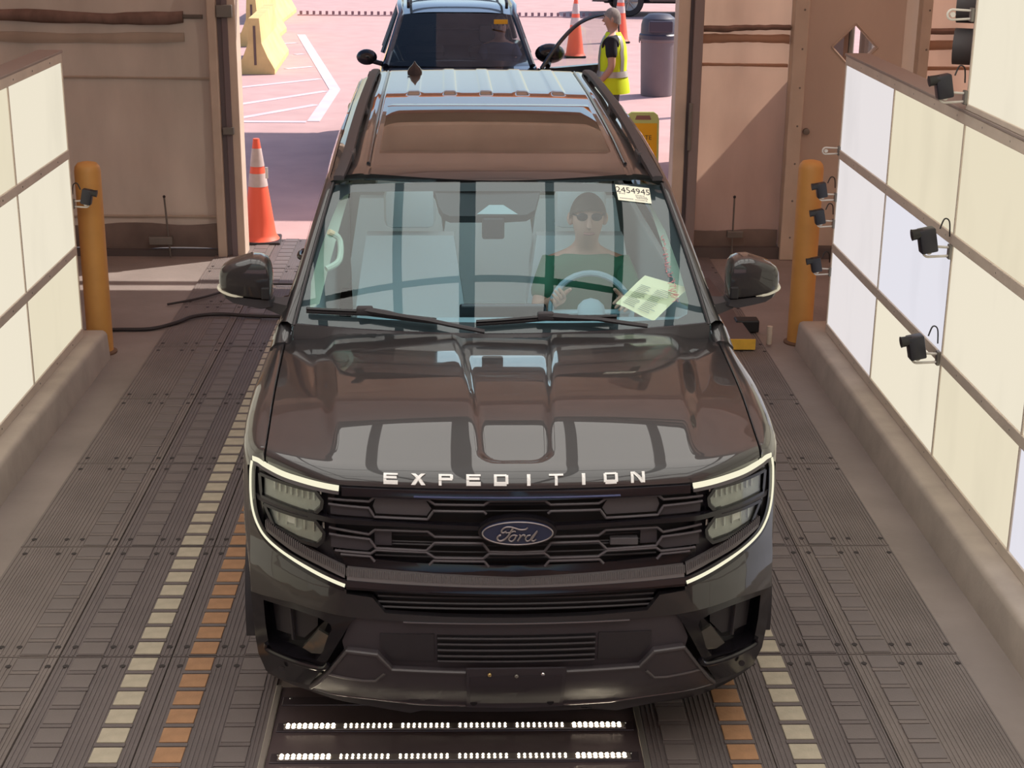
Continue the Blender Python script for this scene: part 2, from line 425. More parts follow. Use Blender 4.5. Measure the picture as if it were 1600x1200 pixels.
plainwall('wall_near_upper', ((-2.4, -5.2, 3.9), (2.3, -5.2, 3.9), (2.3, -5.2, 5.2), (-2.4, -5.2, 5.2)), 10, 4, m_fab)
MB().box((-40, -45, -.12), (40, -5.2, -.004)).build('pavement_near', m_pave, kind='structure')
rows = []
for i in range(29):
    x = -7+14*i/28
    rows.append([(x, -5.4+18.9*j/20, 5.2+1.5*(1-abs(x)/7)) for j in range(21)])
ceil = MB().grid(rows).build('ceiling', m_roof, smooth=True, kind='structure')
for g_ in (13.2, -5.2):
    MB()._add([(-7, g_, 5.2), (7, g_, 5.2), (0, g_, 6.7)], [(0, 1, 2)]).build('wall_gable', m_fab, kind='structure')
b = MB()
for y in (-2.0, 2.0, 6.0, 10.5):
    b.tube([(-6.95, y, 0), (-6.95, y, 5.15), (0, y, 6.6), (6.95, y, 5.15), (6.95, y, 0)], .06, 8)
b.build('roof_frame', m_black, ceil, kind='stuff')
# hanging bottom pole of the left flap: floor bolt with bracket
fb = thing('floor_bolt', 'thin steel rod standing against the left fabric wall', 'floor bolt', (-2.56, 13.05, 0))
MB().tube([(-.02, 0, .53), (.0, 0, .12), (.005, 0, .01)], .008, 8).build('rod', m_steel, fb, smooth=True)
MB().bbox((-.17, -.02, .12), (.03, .04, .19), .006).build('bracket', m_steel, fb)
MB().ball((-.02, 0, .535), .013, 8, 6).build('tip', m_black, fb, smooth=True)
fb = thing('floor_bolt', 'thin steel rod standing against the right fabric wall', 'floor bolt', (2.27, 13.05, 0))
MB().tube([(.0, 0, .55), (.0, 0, .12), (.005, 0, .01)], .008, 8).build('rod', m_steel, fb, smooth=True)
MB().bbox((-.05, -.02, .20), (.09, .04, .26), .006).build('bracket', m_steel, fb)
MB().ball((0, 0, .555), .013, 8, 6).build('tip', m_black, fb, smooth=True)

# ================================================================== LIGHT WALLS
m_rail = M('taupe frame rail', (206, 192, 176), .5, .0, var=.07, vscale=6)
m_back = M('light wall back', (120, 108, 100), .7)
def lightmat(name, rgb, k=1.0):
    """lit diffuser with faint dirt"""
    if name in MATS: return MATS[name]
    m = EM(name, rgb, SIDE_LIGHT*k); n = m.node_tree
    tc = n.nodes.new('ShaderNodeTexCoord'); nz = n.nodes.new('ShaderNodeTexNoise'); nz.inputs['Scale'].default_value = 2.2; nz.inputs['Detail'].default_value = 3
    mp = n.nodes.new('ShaderNodeMapping'); mp.inputs['Scale'].default_value = (1, 1, .4)
    rp = n.nodes.new('ShaderNodeValToRGB'); c = lin(rgb)
    rp.color_ramp.elements[0].position = .28; rp.color_ramp.elements[0].color = (*[v*.93 for v in c], 1)
    rp.color_ramp.elements[1].position = .5; rp.color_ramp.elements[1].color = (*c, 1)
    n.links.new(tc.outputs['Object'], mp.inputs[0]); n.links.new(mp.outputs[0], nz.inputs['Vector']); n.links.new(nz.outputs['Fac'], rp.inputs[0])
    n.links.new(rp.outputs[0], [q for q in n.nodes if q.type == 'EMISSION'][0].inputs[0]); return m
l_cream = lightmat('lit panel cream', (255, 245, 222)); l_cool = lightmat('lit panel cool white', (250, 243, 243), .98)
l_lav = lightmat('lit panel lavender', (248, 246, 255), .97); l_warm = lightmat('lit panel warm', (255, 243, 214), .94)
ZR = [.230, .79, 1.42, 2.030]
def light_wall(name, label, X, s, y_end, cuts, tint, upper=None):
    """s = +1: lit face looks to -X"""
    t = thing(name, label, 'light wall', (X, y_end, .2))
    o = lambda p: (p[0]-X, p[1]-y_end, p[2]-.2)
    def bx(n, a, bb, m, bev=.004): return MB().bbox(o(a), o(bb), bev).build(n, m, t)
    xo = X+s*.13
    y_near = cuts[-1]
    bx('back_panel', (X+s*.06, y_near, .2), (xo, y_end, 2.06), m_back)
    for i, z in enumerate(ZR):
        bx('rail', (X-s*.008, y_near, z-.029 if i else .2), (X+s*.06, y_end, z+.029), m_rail)
    bx('top_cap', (X-s*.012, y_near, 2.058), (xo+s*.02, y_end+.02, 2.075), M('cap grey', (150, 136, 128), .6))
    ys = [y_end]+cuts
    for i in range(len(ys)-1):
        for r in range(3):
            bx('light_panel', (X, ys[i+1]+.008, ZR[r]+.029), (X+s*.03, ys[i]-.008, ZR[r+1]-.029), tint(i, r))
    for y in ys:
        bx('stile', (X-s*.006, y-.008, .2), (X+s*.06, y+.008, 2.06), m_rail, .002)
    b = MB()
    for z in ZR:
        for y in np.arange(y_near+.2, y_end, .4): b.lathe([(.005, 0), (.006, .002)], o((X-s*.0085, float(y), z)), 6, 'x')
    b.build('screw_row', m_steel, t, kind='stuff')
    return t
def tl(i, r): return [[l_warm, l_cream, l_cream], [l_cream, l_cream, l_warm]][i % 2][r]
light_wall('light_wall', 'backlit white panel wall on the left behind a single yellow bollard', -2.573, -1, 10.0, [8.8, 7.58, 6.36, 5.14, 3.92, 2.7], tl)
def trt(i, r):
    return {(0, 0): l_cool, (0, 1): l_cool, (0, 2): l_cool, (1, 0): l_cream, (1, 1): l_lav, (1, 2): l_warm, (2, 0): l_warm, (2, 1): l_cream, (2, 2): l_warm, (3, 0): l_lav}.get((i, r), l_cream)
rw = light_wall('light_wall', 'backlit white panel wall on the right carrying cameras on a middle stile', 2.45, 1, 10.16, [8.95, 7.62, 6.40, 5.18, 3.96, 2.74], trt)
# second tier of the right wall
ut = thing('upper_light_wall', 'tall backlit panels standing on top of the right light wall', 'light wall', (2.45, 7.62, 2.076))
b_ = [7.62, 6.40, 5.18, 3.96]
for i in range(3):
    for r in range(2):
        MB().bbox((0, b_[i+1]-7.62+.008, .02+r*.88), (.03, b_[i]-7.62-.008, .88+r*.88), .004).build('light_panel', l_cream, ut)
for y in b_: MB().bbox((-.006, y-7.62-.008, 0), (.06, y-7.62+.008, 1.8), .002).build('stile', m_rail, ut)
for z in (0, .87, 1.77): MB().bbox((-.008, -3.66, z), (.06, 0, z+.03), .004).build('rail', m_rail, ut)
MB().bbox((.06, -3.66, 0), (.12, 0, 1.8), .004).build('back_panel', m_back, ut)

# ---- overhead light array on its frame (seen mirrored in the windscreen)
oa = thing('overhead_light_array', 'grid of bright light panels in dark bars over the lane, mirrored in the windshield', 'light', (CX, 6.26, 0))
m_ov = EM('overhead lit panel', (255, 250, 242), CEIL_LIGHT)
m_bar = M('dark array bar', (70, 64, 64), .5)
ZA = 3.95
xs = [-2.4, -1.40, -.69, -.04, .74, 1.39, 1.92, 2.4]; ys_ = [-4.8, -2.4, 0, 1.64]
for i in range(7):
    for j in range(3):
        MB().box((xs[i]+.03, ys_[j]+.03, ZA), (xs[i+1]-.03, ys_[j+1]-.03, ZA+.02)).build('light_panel', m_ov, oa)
for i, x in enumerate(xs):
    hw = .075 if i == 3 else .042
    MB().bbox((x-hw, -4.85, ZA-.02), (x+hw, 1.69, ZA+.06), .005).build('bar', m_bar, oa)
for y in ys_: MB().bbox((-2.45, y-.045, ZA-.018), (2.45, y+.045, ZA+.058), .005).build('cross_bar', m_bar, oa)
MB().box((-2.45, -4.85, ZA+.06), (2.45, 1.69, ZA+.08)).build('back_panel', m_back, oa)
# lattice truss and legs carrying the array
for z, n_ in ((ZA+.02, 'lower_chord'), (ZA+.40, 'upper_chord')): MB().tube([(-3.1, 1.80, z), (3.1, 1.80, z)], .045, 8).build(n_, m_bar, oa)
for k in range(12):
    x = -2.8+k*.4667
    MB().tube([(x, 1.80, ZA+.04), (x+.2333, 1.80, ZA+.38), (x+.4667, 1.80, ZA+.04)], .028, 6).build('web', m_bar, oa)
for s in (-1, 1):
    MB().bbox((s*3.05-.05, 1.75, 0), (s*3.05+.05, 1.85, ZA+.45), .006).build('leg', m_bar, oa)
    MB().bbox((s*3.05-.05, -4.85, 0), (s*3.05+.05, -4.75, ZA+.10), .006).build('leg', m_bar, oa)
    MB().bbox((s*3.05-.05, -4.85, ZA), (s*3.05+.05, 1.85, ZA+.10), .006).build('side_beam', m_bar, oa)
for y in (-4.8, -2.4, 0): MB().bbox((-3.05, y-.04, ZA+.08), (3.05, y+.04, ZA+.16), .006).build('carrier', m_bar, oa)

# ================================================================== undercarriage scanner in the lane
m_scan = M('scanner plate', (98, 86, 88), .38, .3, var=.12, vscale=6)
sc_ = thing('underbody_scanner', 'dark steel floor plate with two rows of white lights under the front bumper', 'scanner', (CX, 5.2, 0))
MB().box((-.715, -1.3, 0), (.715, .42, .010)).build('base_plate', m_scan, sc_)
for s in (-1, 1): MB().bbox((s*.715-.012, -1.3, .010), (s*.715+.012, .42, .022), .003).build('edge_angle', m_alu, sc_)
for k, y in enumerate((.30, .10, -.12, -.34)):
    MB().bbox((-.69, y-.03, .0101), (.69, y+.035, .016), .003).build('cover_plate', M('scanner cover', (74, 66, 70), .3, .3), sc_)
    b = MB()
    for i in range(6):
        x = -.66+i*.264
        b.lathe([(.006, .016), (.004, .019)], (x, y+.022, 0), 8)
    b.build('bolt_row', m_chrome, sc_, kind='stuff')
led_on = EM('led', (255, 240, 214), 14.0); led_end = EM('led bright', (255, 238, 208), 26.0)
for y in (.095, -.125):
    st = MB().bbox((-.66, y-.022, .0161), (.66, y+.022, .024), .003).build('light_strip', M('led rail', (120, 112, 108), .3, .5), sc_)
    for g_ in range(6):
        b = MB()
        for i in range(9):
            x = -.645+g_*.221+i*.0218
            for r in (-.009, .009):
                rr = .0075 if g_ in (0, 5) else .0048
                b.lathe([(rr, .024), (rr*.7, .028)], (x, y+r, 0), 8)
        b.build('light_row', led_end if g_ in (0, 5) else led_on, st, kind='stuff')
# ================================================================== THE BLACK SUV
car = thing('suv', 'large black sport utility vehicle standing front-on in the lane', 'car', (.17, 5.0, 0), R(1.0))
PZ = [(-1, .1), (.28, .05), (.36, -.02), (.50, -.06), (.64, -.07), (.76, -.05), (.82, -.02), (1.10, 0.), (1.16, .03), (3, .9)]
def pz(z): return itp(PZ, z)
def gx(x): x = abs(x); return .13*x*x+1.4*max(0, x-.6)**2
def S(x, z, off=0.):           # front fascia surface
    return (x, gx(x)+pz(z)-off, z)
def mir(pts): return [(-x, z) for x, z in pts]

def panel(name, poly, off, thick, mat, parent=None, smooth=True, step=.045, wrap=S):
    """polygon in (x, z) laid on the fascia surface, with thickness"""
    bm = bmesh.new(); vs_ = [bm.verts.new((x, 0, z)) for x, z in poly]; bm.faces.new(vs_); bmesh.ops.triangulate(bm, faces=bm.faces[:])
    xs_ = [p[0] for p in poly]; zs = [p[1] for p in poly]
    for c0, c1, ax in ((min(xs_), max(xs_), 0), (min(zs), max(zs), 2)):
        q = math.floor(c0/step)*step+step
        while q < c1-1e-4:
            no = Vector((1, 0, 0)) if ax == 0 else Vector((0, 0, 1))
            bmesh.ops.bisect_plane(bm, geom=bm.verts[:]+bm.edges[:]+bm.faces[:], plane_co=no*q, plane_no=no); q += step
    bm.verts.index_update(); bm.verts.ensure_lookup_table()
    co = [v.co.copy() for v in bm.verts]; fs_ = [[v.index for v in f.verts] for f in bm.faces]
    bd = [(e.verts[0].index, e.verts[1].index) for e in bm.edges if len(e.link_faces) == 1]
    bm.free(); n = len(co); b = MB()
    front = [wrap(c.x, c.z, off) for c in co]; back = [(p[0], p[1]+thick, p[2]) for p in front]
    b._add(front+back, fs_+[[i+n for i in reversed(f)] for f in fs_]+[(a, c, c+n, a+n) for a, c in bd])
    return b.build(name, mat, parent or car, smooth=smooth, angle=50)
def both(name, poly, *a, **k): return panel(name, poly, *a, **k), panel(name, mir(poly), *a, **k)
def dens(pts, n=6):
    out = []
    for a, c in zip(pts[:-1], pts[1:]):
        for i in range(n): out.append(tuple(a[k]+(c[k]-a[k])*i/n for k in range(len(a))))
    return out+[pts[-1]]
def smoothpts(pts, n=6):
    P = [Vector(p) for p in pts]; out = []
    for i in range(len(P)-1):
        p0, p1, p2, p3 = P[max(i-1, 0)], P[i], P[i+1], P[min(i+2, len(P)-1)]
        for k in range(n):
            t = k/n
            out.append(tuple(.5*((2*p1)+(p2-p0)*t+(2*p0-5*p1+4*p2-p3)*t*t+(3*p1-p0-3*p2+p3)*t**3)))
    return out+[tuple(P[-1])]

# ---- hood
HP = [(0, 1.12), (.008, 1.138), (.022, 1.155), (.045, 1.168), (.10, 1.184), (.22, 1.213), (.34, 1.240), (.43, 1.257), (.52, 1.270), (.64, 1.2795), (.85, 1.290), (1.10, 1.2985), (1.40, 1.305)]
HPf = pchip(HP)
def hood_z(x, y):
    ax = abs(x); t = max(0, y-gx(x)-.018)
    zl = 1.12+.03*sstep(.58, .9, ax); c = .036*(ax/.9)**2.5
    z = zl+(HPf(t)-1.12)*(1.30-c-zl)/.18
    xi = itp([(.15, .615), (.48, .645), (1.16, .70), (1.4, .71)], y); xo = itp([(.15, .66), (.48, .715), (1.16, .79), (1.4, .80)], y)
    z += .020*(1-sstep(xi, xo, ax))*sstep(.10, .45, y)-.008*sstep(.1, .45, y)
    wd = itp([(.11, .125), (.35, .135), (1.37, .205)], y); dx, dy, r = ax-wd, .12-y, .07
    sd = math.hypot(max(dx+r, 0), max(dy+r, 0))-r
    z -= .015*(1-sstep(-.022, .012, sd))
    return z
def xe(y): return itp([(.29, .893), (1.45, .925)], y)
def hood_rear(x): return 1.265+.125*(x/.9)**2
nx_, nt_ = 140, 96
rows = []
for j in range(nt_+1):
    v = (j/nt_)**1.7; row = []
    for i in range(nx_+1):
        u = -1+2*i/nx_
        xx = u*.893
        for _ in range(3):
            y = gx(xx)+.018+v*(hood_rear(xx)-gx(xx)-.018); xx = u*xe(y)
        row.append((xx, y, hood_z(xx, y)))
    rows.append(row)
b = MB(); b.grid(rows)
hood = b.build('hood', m_paint, car, smooth=True, angle=70)
b = MB()   # folded front and side edges
b.grid([rows[0], [(p[0], p[1]+.012, p[2]-.03) for p in rows[0]]])
for k in (0, -1): b.grid([[r[k] for r in rows], [(r[k][0]*.992, r[k][1], r[k][2]-.035) for r in rows]])
b.build('hood_edge', m_paint, hood, smooth=True)

# ---- raised letters on the hood nose
def seg(p, q, wd):
    (a, c), (d, e) = p, q; l = math.hypot(d-a, e-c); nx1, ny1 = -(e-c)/l*wd/2, (d-a)/l*wd/2
    return [(a+nx1, c+ny1), (a-nx1, c-ny1), (d-nx1, e-ny1), (d+nx1, e+ny1)]
T_ = .2; H_ = .30
def rc(x0, y0, x1, y1): return [(x0, y0), (x1, y0), (x1, y1), (x0, y1)]
GL = {
 'E': [rc(0, 0, T_, 1), rc(0, 0, 1, H_*.8), rc(0, .39, .92, .61), rc(0, 1-H_*.8, 1, 1)],
 'X': [[(0, 0), (.3, 0), (1, 1), (.7, 1)], [(.7, 0), (1, 0), (.3, 1), (0, 1)]],
 'P': [rc(0, 0, T_, 1), rc(0, 1-H_*.8, .9, 1), rc(1-T_, .45, 1, .92), rc(0, .33, .95, .55)],
 'D': [rc(0, 0, T_, 1), rc(0, 0, .88, H_*.8), rc(0, 1-H_*.8, .88, 1), rc(1-T_, .1, 1, .9)],
 'I': [rc(.38, 0, .62, 1)],
 'T': [rc(0, 1-H_*.8, 1, 1), rc(.4, 0, .6, 1)],
 'O': [rc(0, .1, T_, .9), rc(1-T_, .1, 1, .9), rc(.1, 0, .9, H_*.8), rc(.1, 1-H_*.8, .9, 1)],
 'N': [rc(0, 0, T_, 1), rc(1-T_, 0, 1, 1), [(0, 1), (.28, 1), (1, 0), (.72, 0)]]}
for i, ch in enumerate('EXPEDITION'):
    x0 = -.466+i*.0962; wl = .050
    b = MB()
    for poly in GL[ch]:
        ring0, ring1 = [], []
        P = dens(poly+[poly[0]], 3)[:-1]
        for (u, v) in P:
            x = x0+u*wl; t = .0035+v*.027; y = gx(x)+.018+t; z = hood_z(x, y)
            ring0.append((x, y-.0035, z+.003)); ring1.append((x, y+.002, z-.002))
        b.loft([ring1, ring0])
    b.build('letter', m_white, hood)

# ---- fenders
AX1, AX2, WR = .90, 4.01, .405
def zarch(y, base=.33, r=.475):
    for a in (AX1, AX2):
        d = abs(y-a)
        if d < r: base = max(base, .40+math.sqrt(r*r-d*d))
    return base
XO = [(.25, .903), (.27, .927), (.285, .945), (.30, .958), (.34, .975), (.40, .992), (.48, 1.003), (.6, 1.010), (.9, 1.016), (1.45, 1.006)]
for s in (-1, 1):
    rings = []
    ys1 = [.25, .26, .272, .285, .300, .315, .34, .37, .42]+list(np.linspace(.44, 1.36, 47))+[1.40, 1.45]
    for y in ys1:
        y = float(y); o = itp(XO, y); e = min(xe(y)+.005, o-.004); zt = hood_z(min(xe(y), e), y); zb = zarch(y)
        pr = [(e, zt-.05), (e, zt-.004), (min(e+.006, (e+o)/2), zt+.001), ((e+o)/2, zt-.008), (max(o-.02, (e+o)/2), zt-.028), (o-.003, zt-.055), (o, zt-.10), (o+.008, .96), (o+.010, .84), (o+.004, .70), (o, .55), (o-.012, .42), (o-.03, .30)]
        rings.append([(s*x, y, max(z, zb-.0005*i)) for i, (x, z) in enumerate(pr)])
    b = MB(); b.grid(rings); b.build('fender', m_paint, car, smooth=True, angle=60)
    b = MB()  # arch liner
    pts = [(s*(itp(XO, AX1)-.012), AX1+.475*math.cos(a), .40+.475*math.sin(a)) for a in np.linspace(-.1, math.pi+.1, 24)]
    b.grid([[(p[0]+s*.014, p[1], p[2]) for p in pts], [(p[0]-s*.28, p[1], p[2]) for p in pts]])
    b.build('wheel_arch', m_satin, car, smooth=True)

# ---- windscreen surface
def WS(u, v, off=0.):
    bx_, by_, bz_ = .905*u, 1.30+.12*u*u, 1.295+.015*u*u; tx, ty, tz = .765*u, 1.965+.10*u*u, 1.83-.03*u*u
    k = 4*v*(1-v)
    return (bx_*(1-v)+tx*v, by_*(1-v)+ty*v-.02*k-off*.67, bz_*(1-v)+tz*v+.015*k+off*.74)
m_wind = GLASS('windscreen glass', (.70, .90, .97), 1.68, 0.0, (.90, .93, .93))
b = MB(); b.grid([[WS(-1+2*i/40, j/24) for i in range(41)] for j in range(25)])
wsh = b.build('windshield', m_wind, car, smooth=True)
# printed black border behind the glass
inner = [(-.886, .09), (-.934, .133), (-.958, .289), (-.955, .507), (-.939, .737), (-.925, .86), (-.90, .91), (-.861, .937), (-.6, .937), (-.373, .937), (-.1, .937), (.235, .937), (.55, .937), (.797, .938), (.85, .91), (.874, .861), (.913, .645), (.924, .375), (.921, .163), (.897, .084), (.845, .06), (.5, .07), (.2, .08), (-.004, .085), (-.3, .085), (-.6, .085)]
outer = [(-1, 0), (-1, .133), (-1, .289), (-1, .507), (-1, .737), (-1, .86), (-1, 1), (-.861, 1), (-.6, 1), (-.373, 1), (-.1, 1), (.235, 1), (.55, 1), (.797, 1), (1, 1), (1, .861), (1, .645), (1, .375), (1, .163), (1, .084), (1, 0), (.5, 0), (.2, 0), (-.004, 0), (-.3, 0), (-.6, 0)]
m_frit = M('black printed border', (56, 50, 50), .6)
b = MB(); N = len(inner)
for lo, hi in ((0, 1),):
    b.grid([[WS(outer[i][0]+(inner[i][0]-outer[i][0])*k/4, outer[i][1]+(inner[i][1]-outer[i][1])*k/4, -.006) for i in range(N)] for k in range(5)], close=True)
b.build('windshield_border', m_frit, wsh, smooth=True)
def uvpoly(name, poly, off, mat, parent, thick=.003):
    poly = dens(poly+[poly[0]], 4)[:-1]
    return MB().loft([[WS(u, v, off-thick) for u, v in poly], [WS(u, v, off) for u, v in poly]]).build(name, mat, parent)
uvpoly('sensor_housing', [(-.385, .95), (-.373, .93), (-.345, .83), (-.32, .785), (-.28, .765), (.03, .766), (.15, .775), (.20, .81), (.235, .93), (.24, .95)], -.012, m_frit, wsh, .05)
uvpoly('sensor_window', [(-.13, .775), (-.06, .84), (.02, .84), (.10, .775)], -.008, M('sensor window', (150, 160, 160), .3), wsh)
MB().bbox((-.08, 1.80, 1.60), (.02, 1.85, 1.70), .01).build('rear_view_mirror', m_satin, wsh)
# cowl under the wipers
rows = []
for i in range(41):
    u = -1+2*i/40; x = .895*u; y1 = hood_rear(x); z1 = hood_z(x, y1)
    q = WS(u*.99, .012)
    rows.append([(x, y1-.005, z1-.022), (x, y1+.012, z1-.014), (q[0], q[1]-.01, q[2]+.004), (q[0], q[1]+.05, q[2]+.005)])
cowl = MB().grid(rows).build('cowl_panel', m_satin, car, smooth=True)
for k in list(range(-11, -1))+list(range(1, 9)):
    x = k*.062; y1 = hood_rear(x)+.006; z1 = hood_z(x, hood_rear(x))-.006
    MB().bbox((x-.022, y1, z1-.004), (x+.022, y1+.012, z1+.004), .002).build('slot', m_dark, cowl)
# wipers
def wiper(blade, arm):
    wt = link('wiper', None, car)
    MB().tube([WS(u, v, .022) for u, v in dens(blade, 6)], .011, 6).build('blade', m_satin, wt, smooth=True)
    MB().tube([WS(u, v, .040) for u, v in dens(blade, 6)], .007, 6).build('spoiler', m_gloss, wt, smooth=True)
    MB().tube([WS(u, v, .045) for u, v in dens(arm, 8)], [.014]*4+[.010]*(len(dens(arm, 8))-4), 6).build('arm', m_satin, wt, smooth=True)
    p = WS(*arm[0], .035); MB().bbox((p[0]-.035, p[1]-.02, p[2]-.015), (p[0]+.035, p[1]+.02, p[2]+.02), .008).build('joint', m_satin, wt, smooth=True)
wiper([(-.938, .085), (-.646, .096), (-.317, .065)], [(-.66, .10), (-.35, .055), (-.09, -.004)])
wiper([(-.13, .058), (.201, .086), (.54, .071)], [(.2, .088), (.45, .055), (.677, -.003)])

# ---- roof
ZC = ZC0 = [(1.96, 1.826), (1.985, 1.842), (2.02, 1.856), (2.08, 1.868), (2.36, 1.888), (2.9, 1.918), (3.7, 1.94), (4.2, 1.95), (5.25, 1.948)]
ZCf = pchip(ZC0)
def roof_z(x, y): return ZCf(y)-.006*(x/.6)**2-.05*max(0, (abs(x)-.6)/.19)**2*1.2-(.004 if .585 < abs(x) < .615 else 0)
RIBS = (-.42, -.21, 0, .21, .42)
def rib(x, y):
    h = 0
    for c in RIBS: h = max(h, .006*(1-sstep(.030, .042, abs(x-c))))
    return h*sstep(4.02, 4.10, y)
xsr = sorted(set([round(float(q), 4) for q in np.linspace(-.79, .79, 60)]+[c+d for c in RIBS for d in (-.044, -.036, -.030, .030, .036, .044)]+[s*q for s in (-1, 1) for q in (.583, .588, .612, .617)]))
rows = []
for v in [i/60 for i in range(61)]:
    row = []
    for x in xsr:
        yf = 1.972+.10*(x/.765)**2; y = yf+(5.22-.05*(x/.79)**2-yf)*v
        row.append((x, y, roof_z(x, y)+rib(x, y)))
    rows.append(row)
b = MB(); nr = len(xsr)
vsr = [p for r_ in rows for p in r_]; fsr = []
for i in range(60):
    for j in range(nr-1):
        q4 = (i*nr+j, i*nr+j+1, (i+1)*nr+j+1, (i+1)*nr+j)
        if all(abs(vsr[k][0]) < .555 and 2.39 < vsr[k][1] < 3.68 for k in q4): continue
        fsr.append(q4)
b._add(vsr, fsr); b.grid([rows[0], [(p[0], p[1]+.015, p[2]-.03) for p in rows[0]]]); b.grid([rows[-1], [(p[0]*1.0, p[1]+.06, p[2]-.06) for p in rows[-1]]])
roof = b.build('roof', m_paint, car, smooth=True, angle=55)
m_sun = GLASS('dark roof glass', (.45, .47, .47), 1.6)
rows = []
def suny(v, x): return 2.36+.02*(x/.57)**2+v*(3.70-2.36)
for j in range(25):
    rows.append([(-.565+1.13*i/30, suny(j/24, -.565+1.13*i/30), roof_z(-.565+1.13*i/30, suny(j/24, -.565+1.13*i/30))+.003-.004*(j in (0, 24) or i in (0, 30))) for i in range(31)])
MB().grid(rows).build('sunroof_glass', m_sun, roof, smooth=True)
for s in (-1, 1):
    # roof ditch moulding and roof rail
    MB().tube([(s*.60, y, roof_z(.59, y)+.003) for y in np.linspace(2.2, 5.15, 30)], .008, 6).build('ditch_moulding', m_gloss, roof, smooth=True)
    path = smoothpts([(s*.725, 1.99, 1.842), (s*.700, 2.25, 1.892), (s*.694, 2.7, 1.930), (s*.690, 3.5, 1.958), (s*.684, 4.4, 1.966), (s*.678, 4.95, 1.962), (s*.672, 5.12, 1.945)], 5)
    rings = []
    for k, p in enumerate(path):
        h = .015 if 2 < k < len(path)-2 else .011; wd_ = .023
        rings.append([(p[0]-wd_, p[1], p[2]-h), (p[0]-wd_, p[1], p[2]+h*.7), (p[0]-wd_*.5, p[1], p[2]+h), (p[0]+wd_*.5, p[1], p[2]+h), (p[0]+wd_, p[1], p[2]+h*.7), (p[0]+wd_, p[1], p[2]-h)])
    rail = MB().loft(rings).build('roof_rail', m_satin, car, smooth=True, angle=35)
    for y in (2.35, 3.6, 4.85):
        MB().bbox((s*.692-.024, y-.08, roof_z(.69, y)-.02), (s*.692+.024, y+.08, roof_z(.69, y)+.045), .012).build('foot', m_satin, rail)
# antenna fin
rings = []
for z, l, wd_ in ((0, .058, .046), (.02, .056, .047), (.04, .042, .036), (.056, .028, .018), (.070, .016, .007), (.078, .006, .003)):
    rings.append([(-.427+wd_*math.cos(a), 4.93+.04*z/.08+l*math.sin(a), roof_z(-.427, 4.93)+rib(-.427, 4.93)+z-.003) for a in np.linspace(0, 2*math.pi, 17)[:-1]])
MB().loft(rings).build('antenna', m_gloss, car, smooth=True)

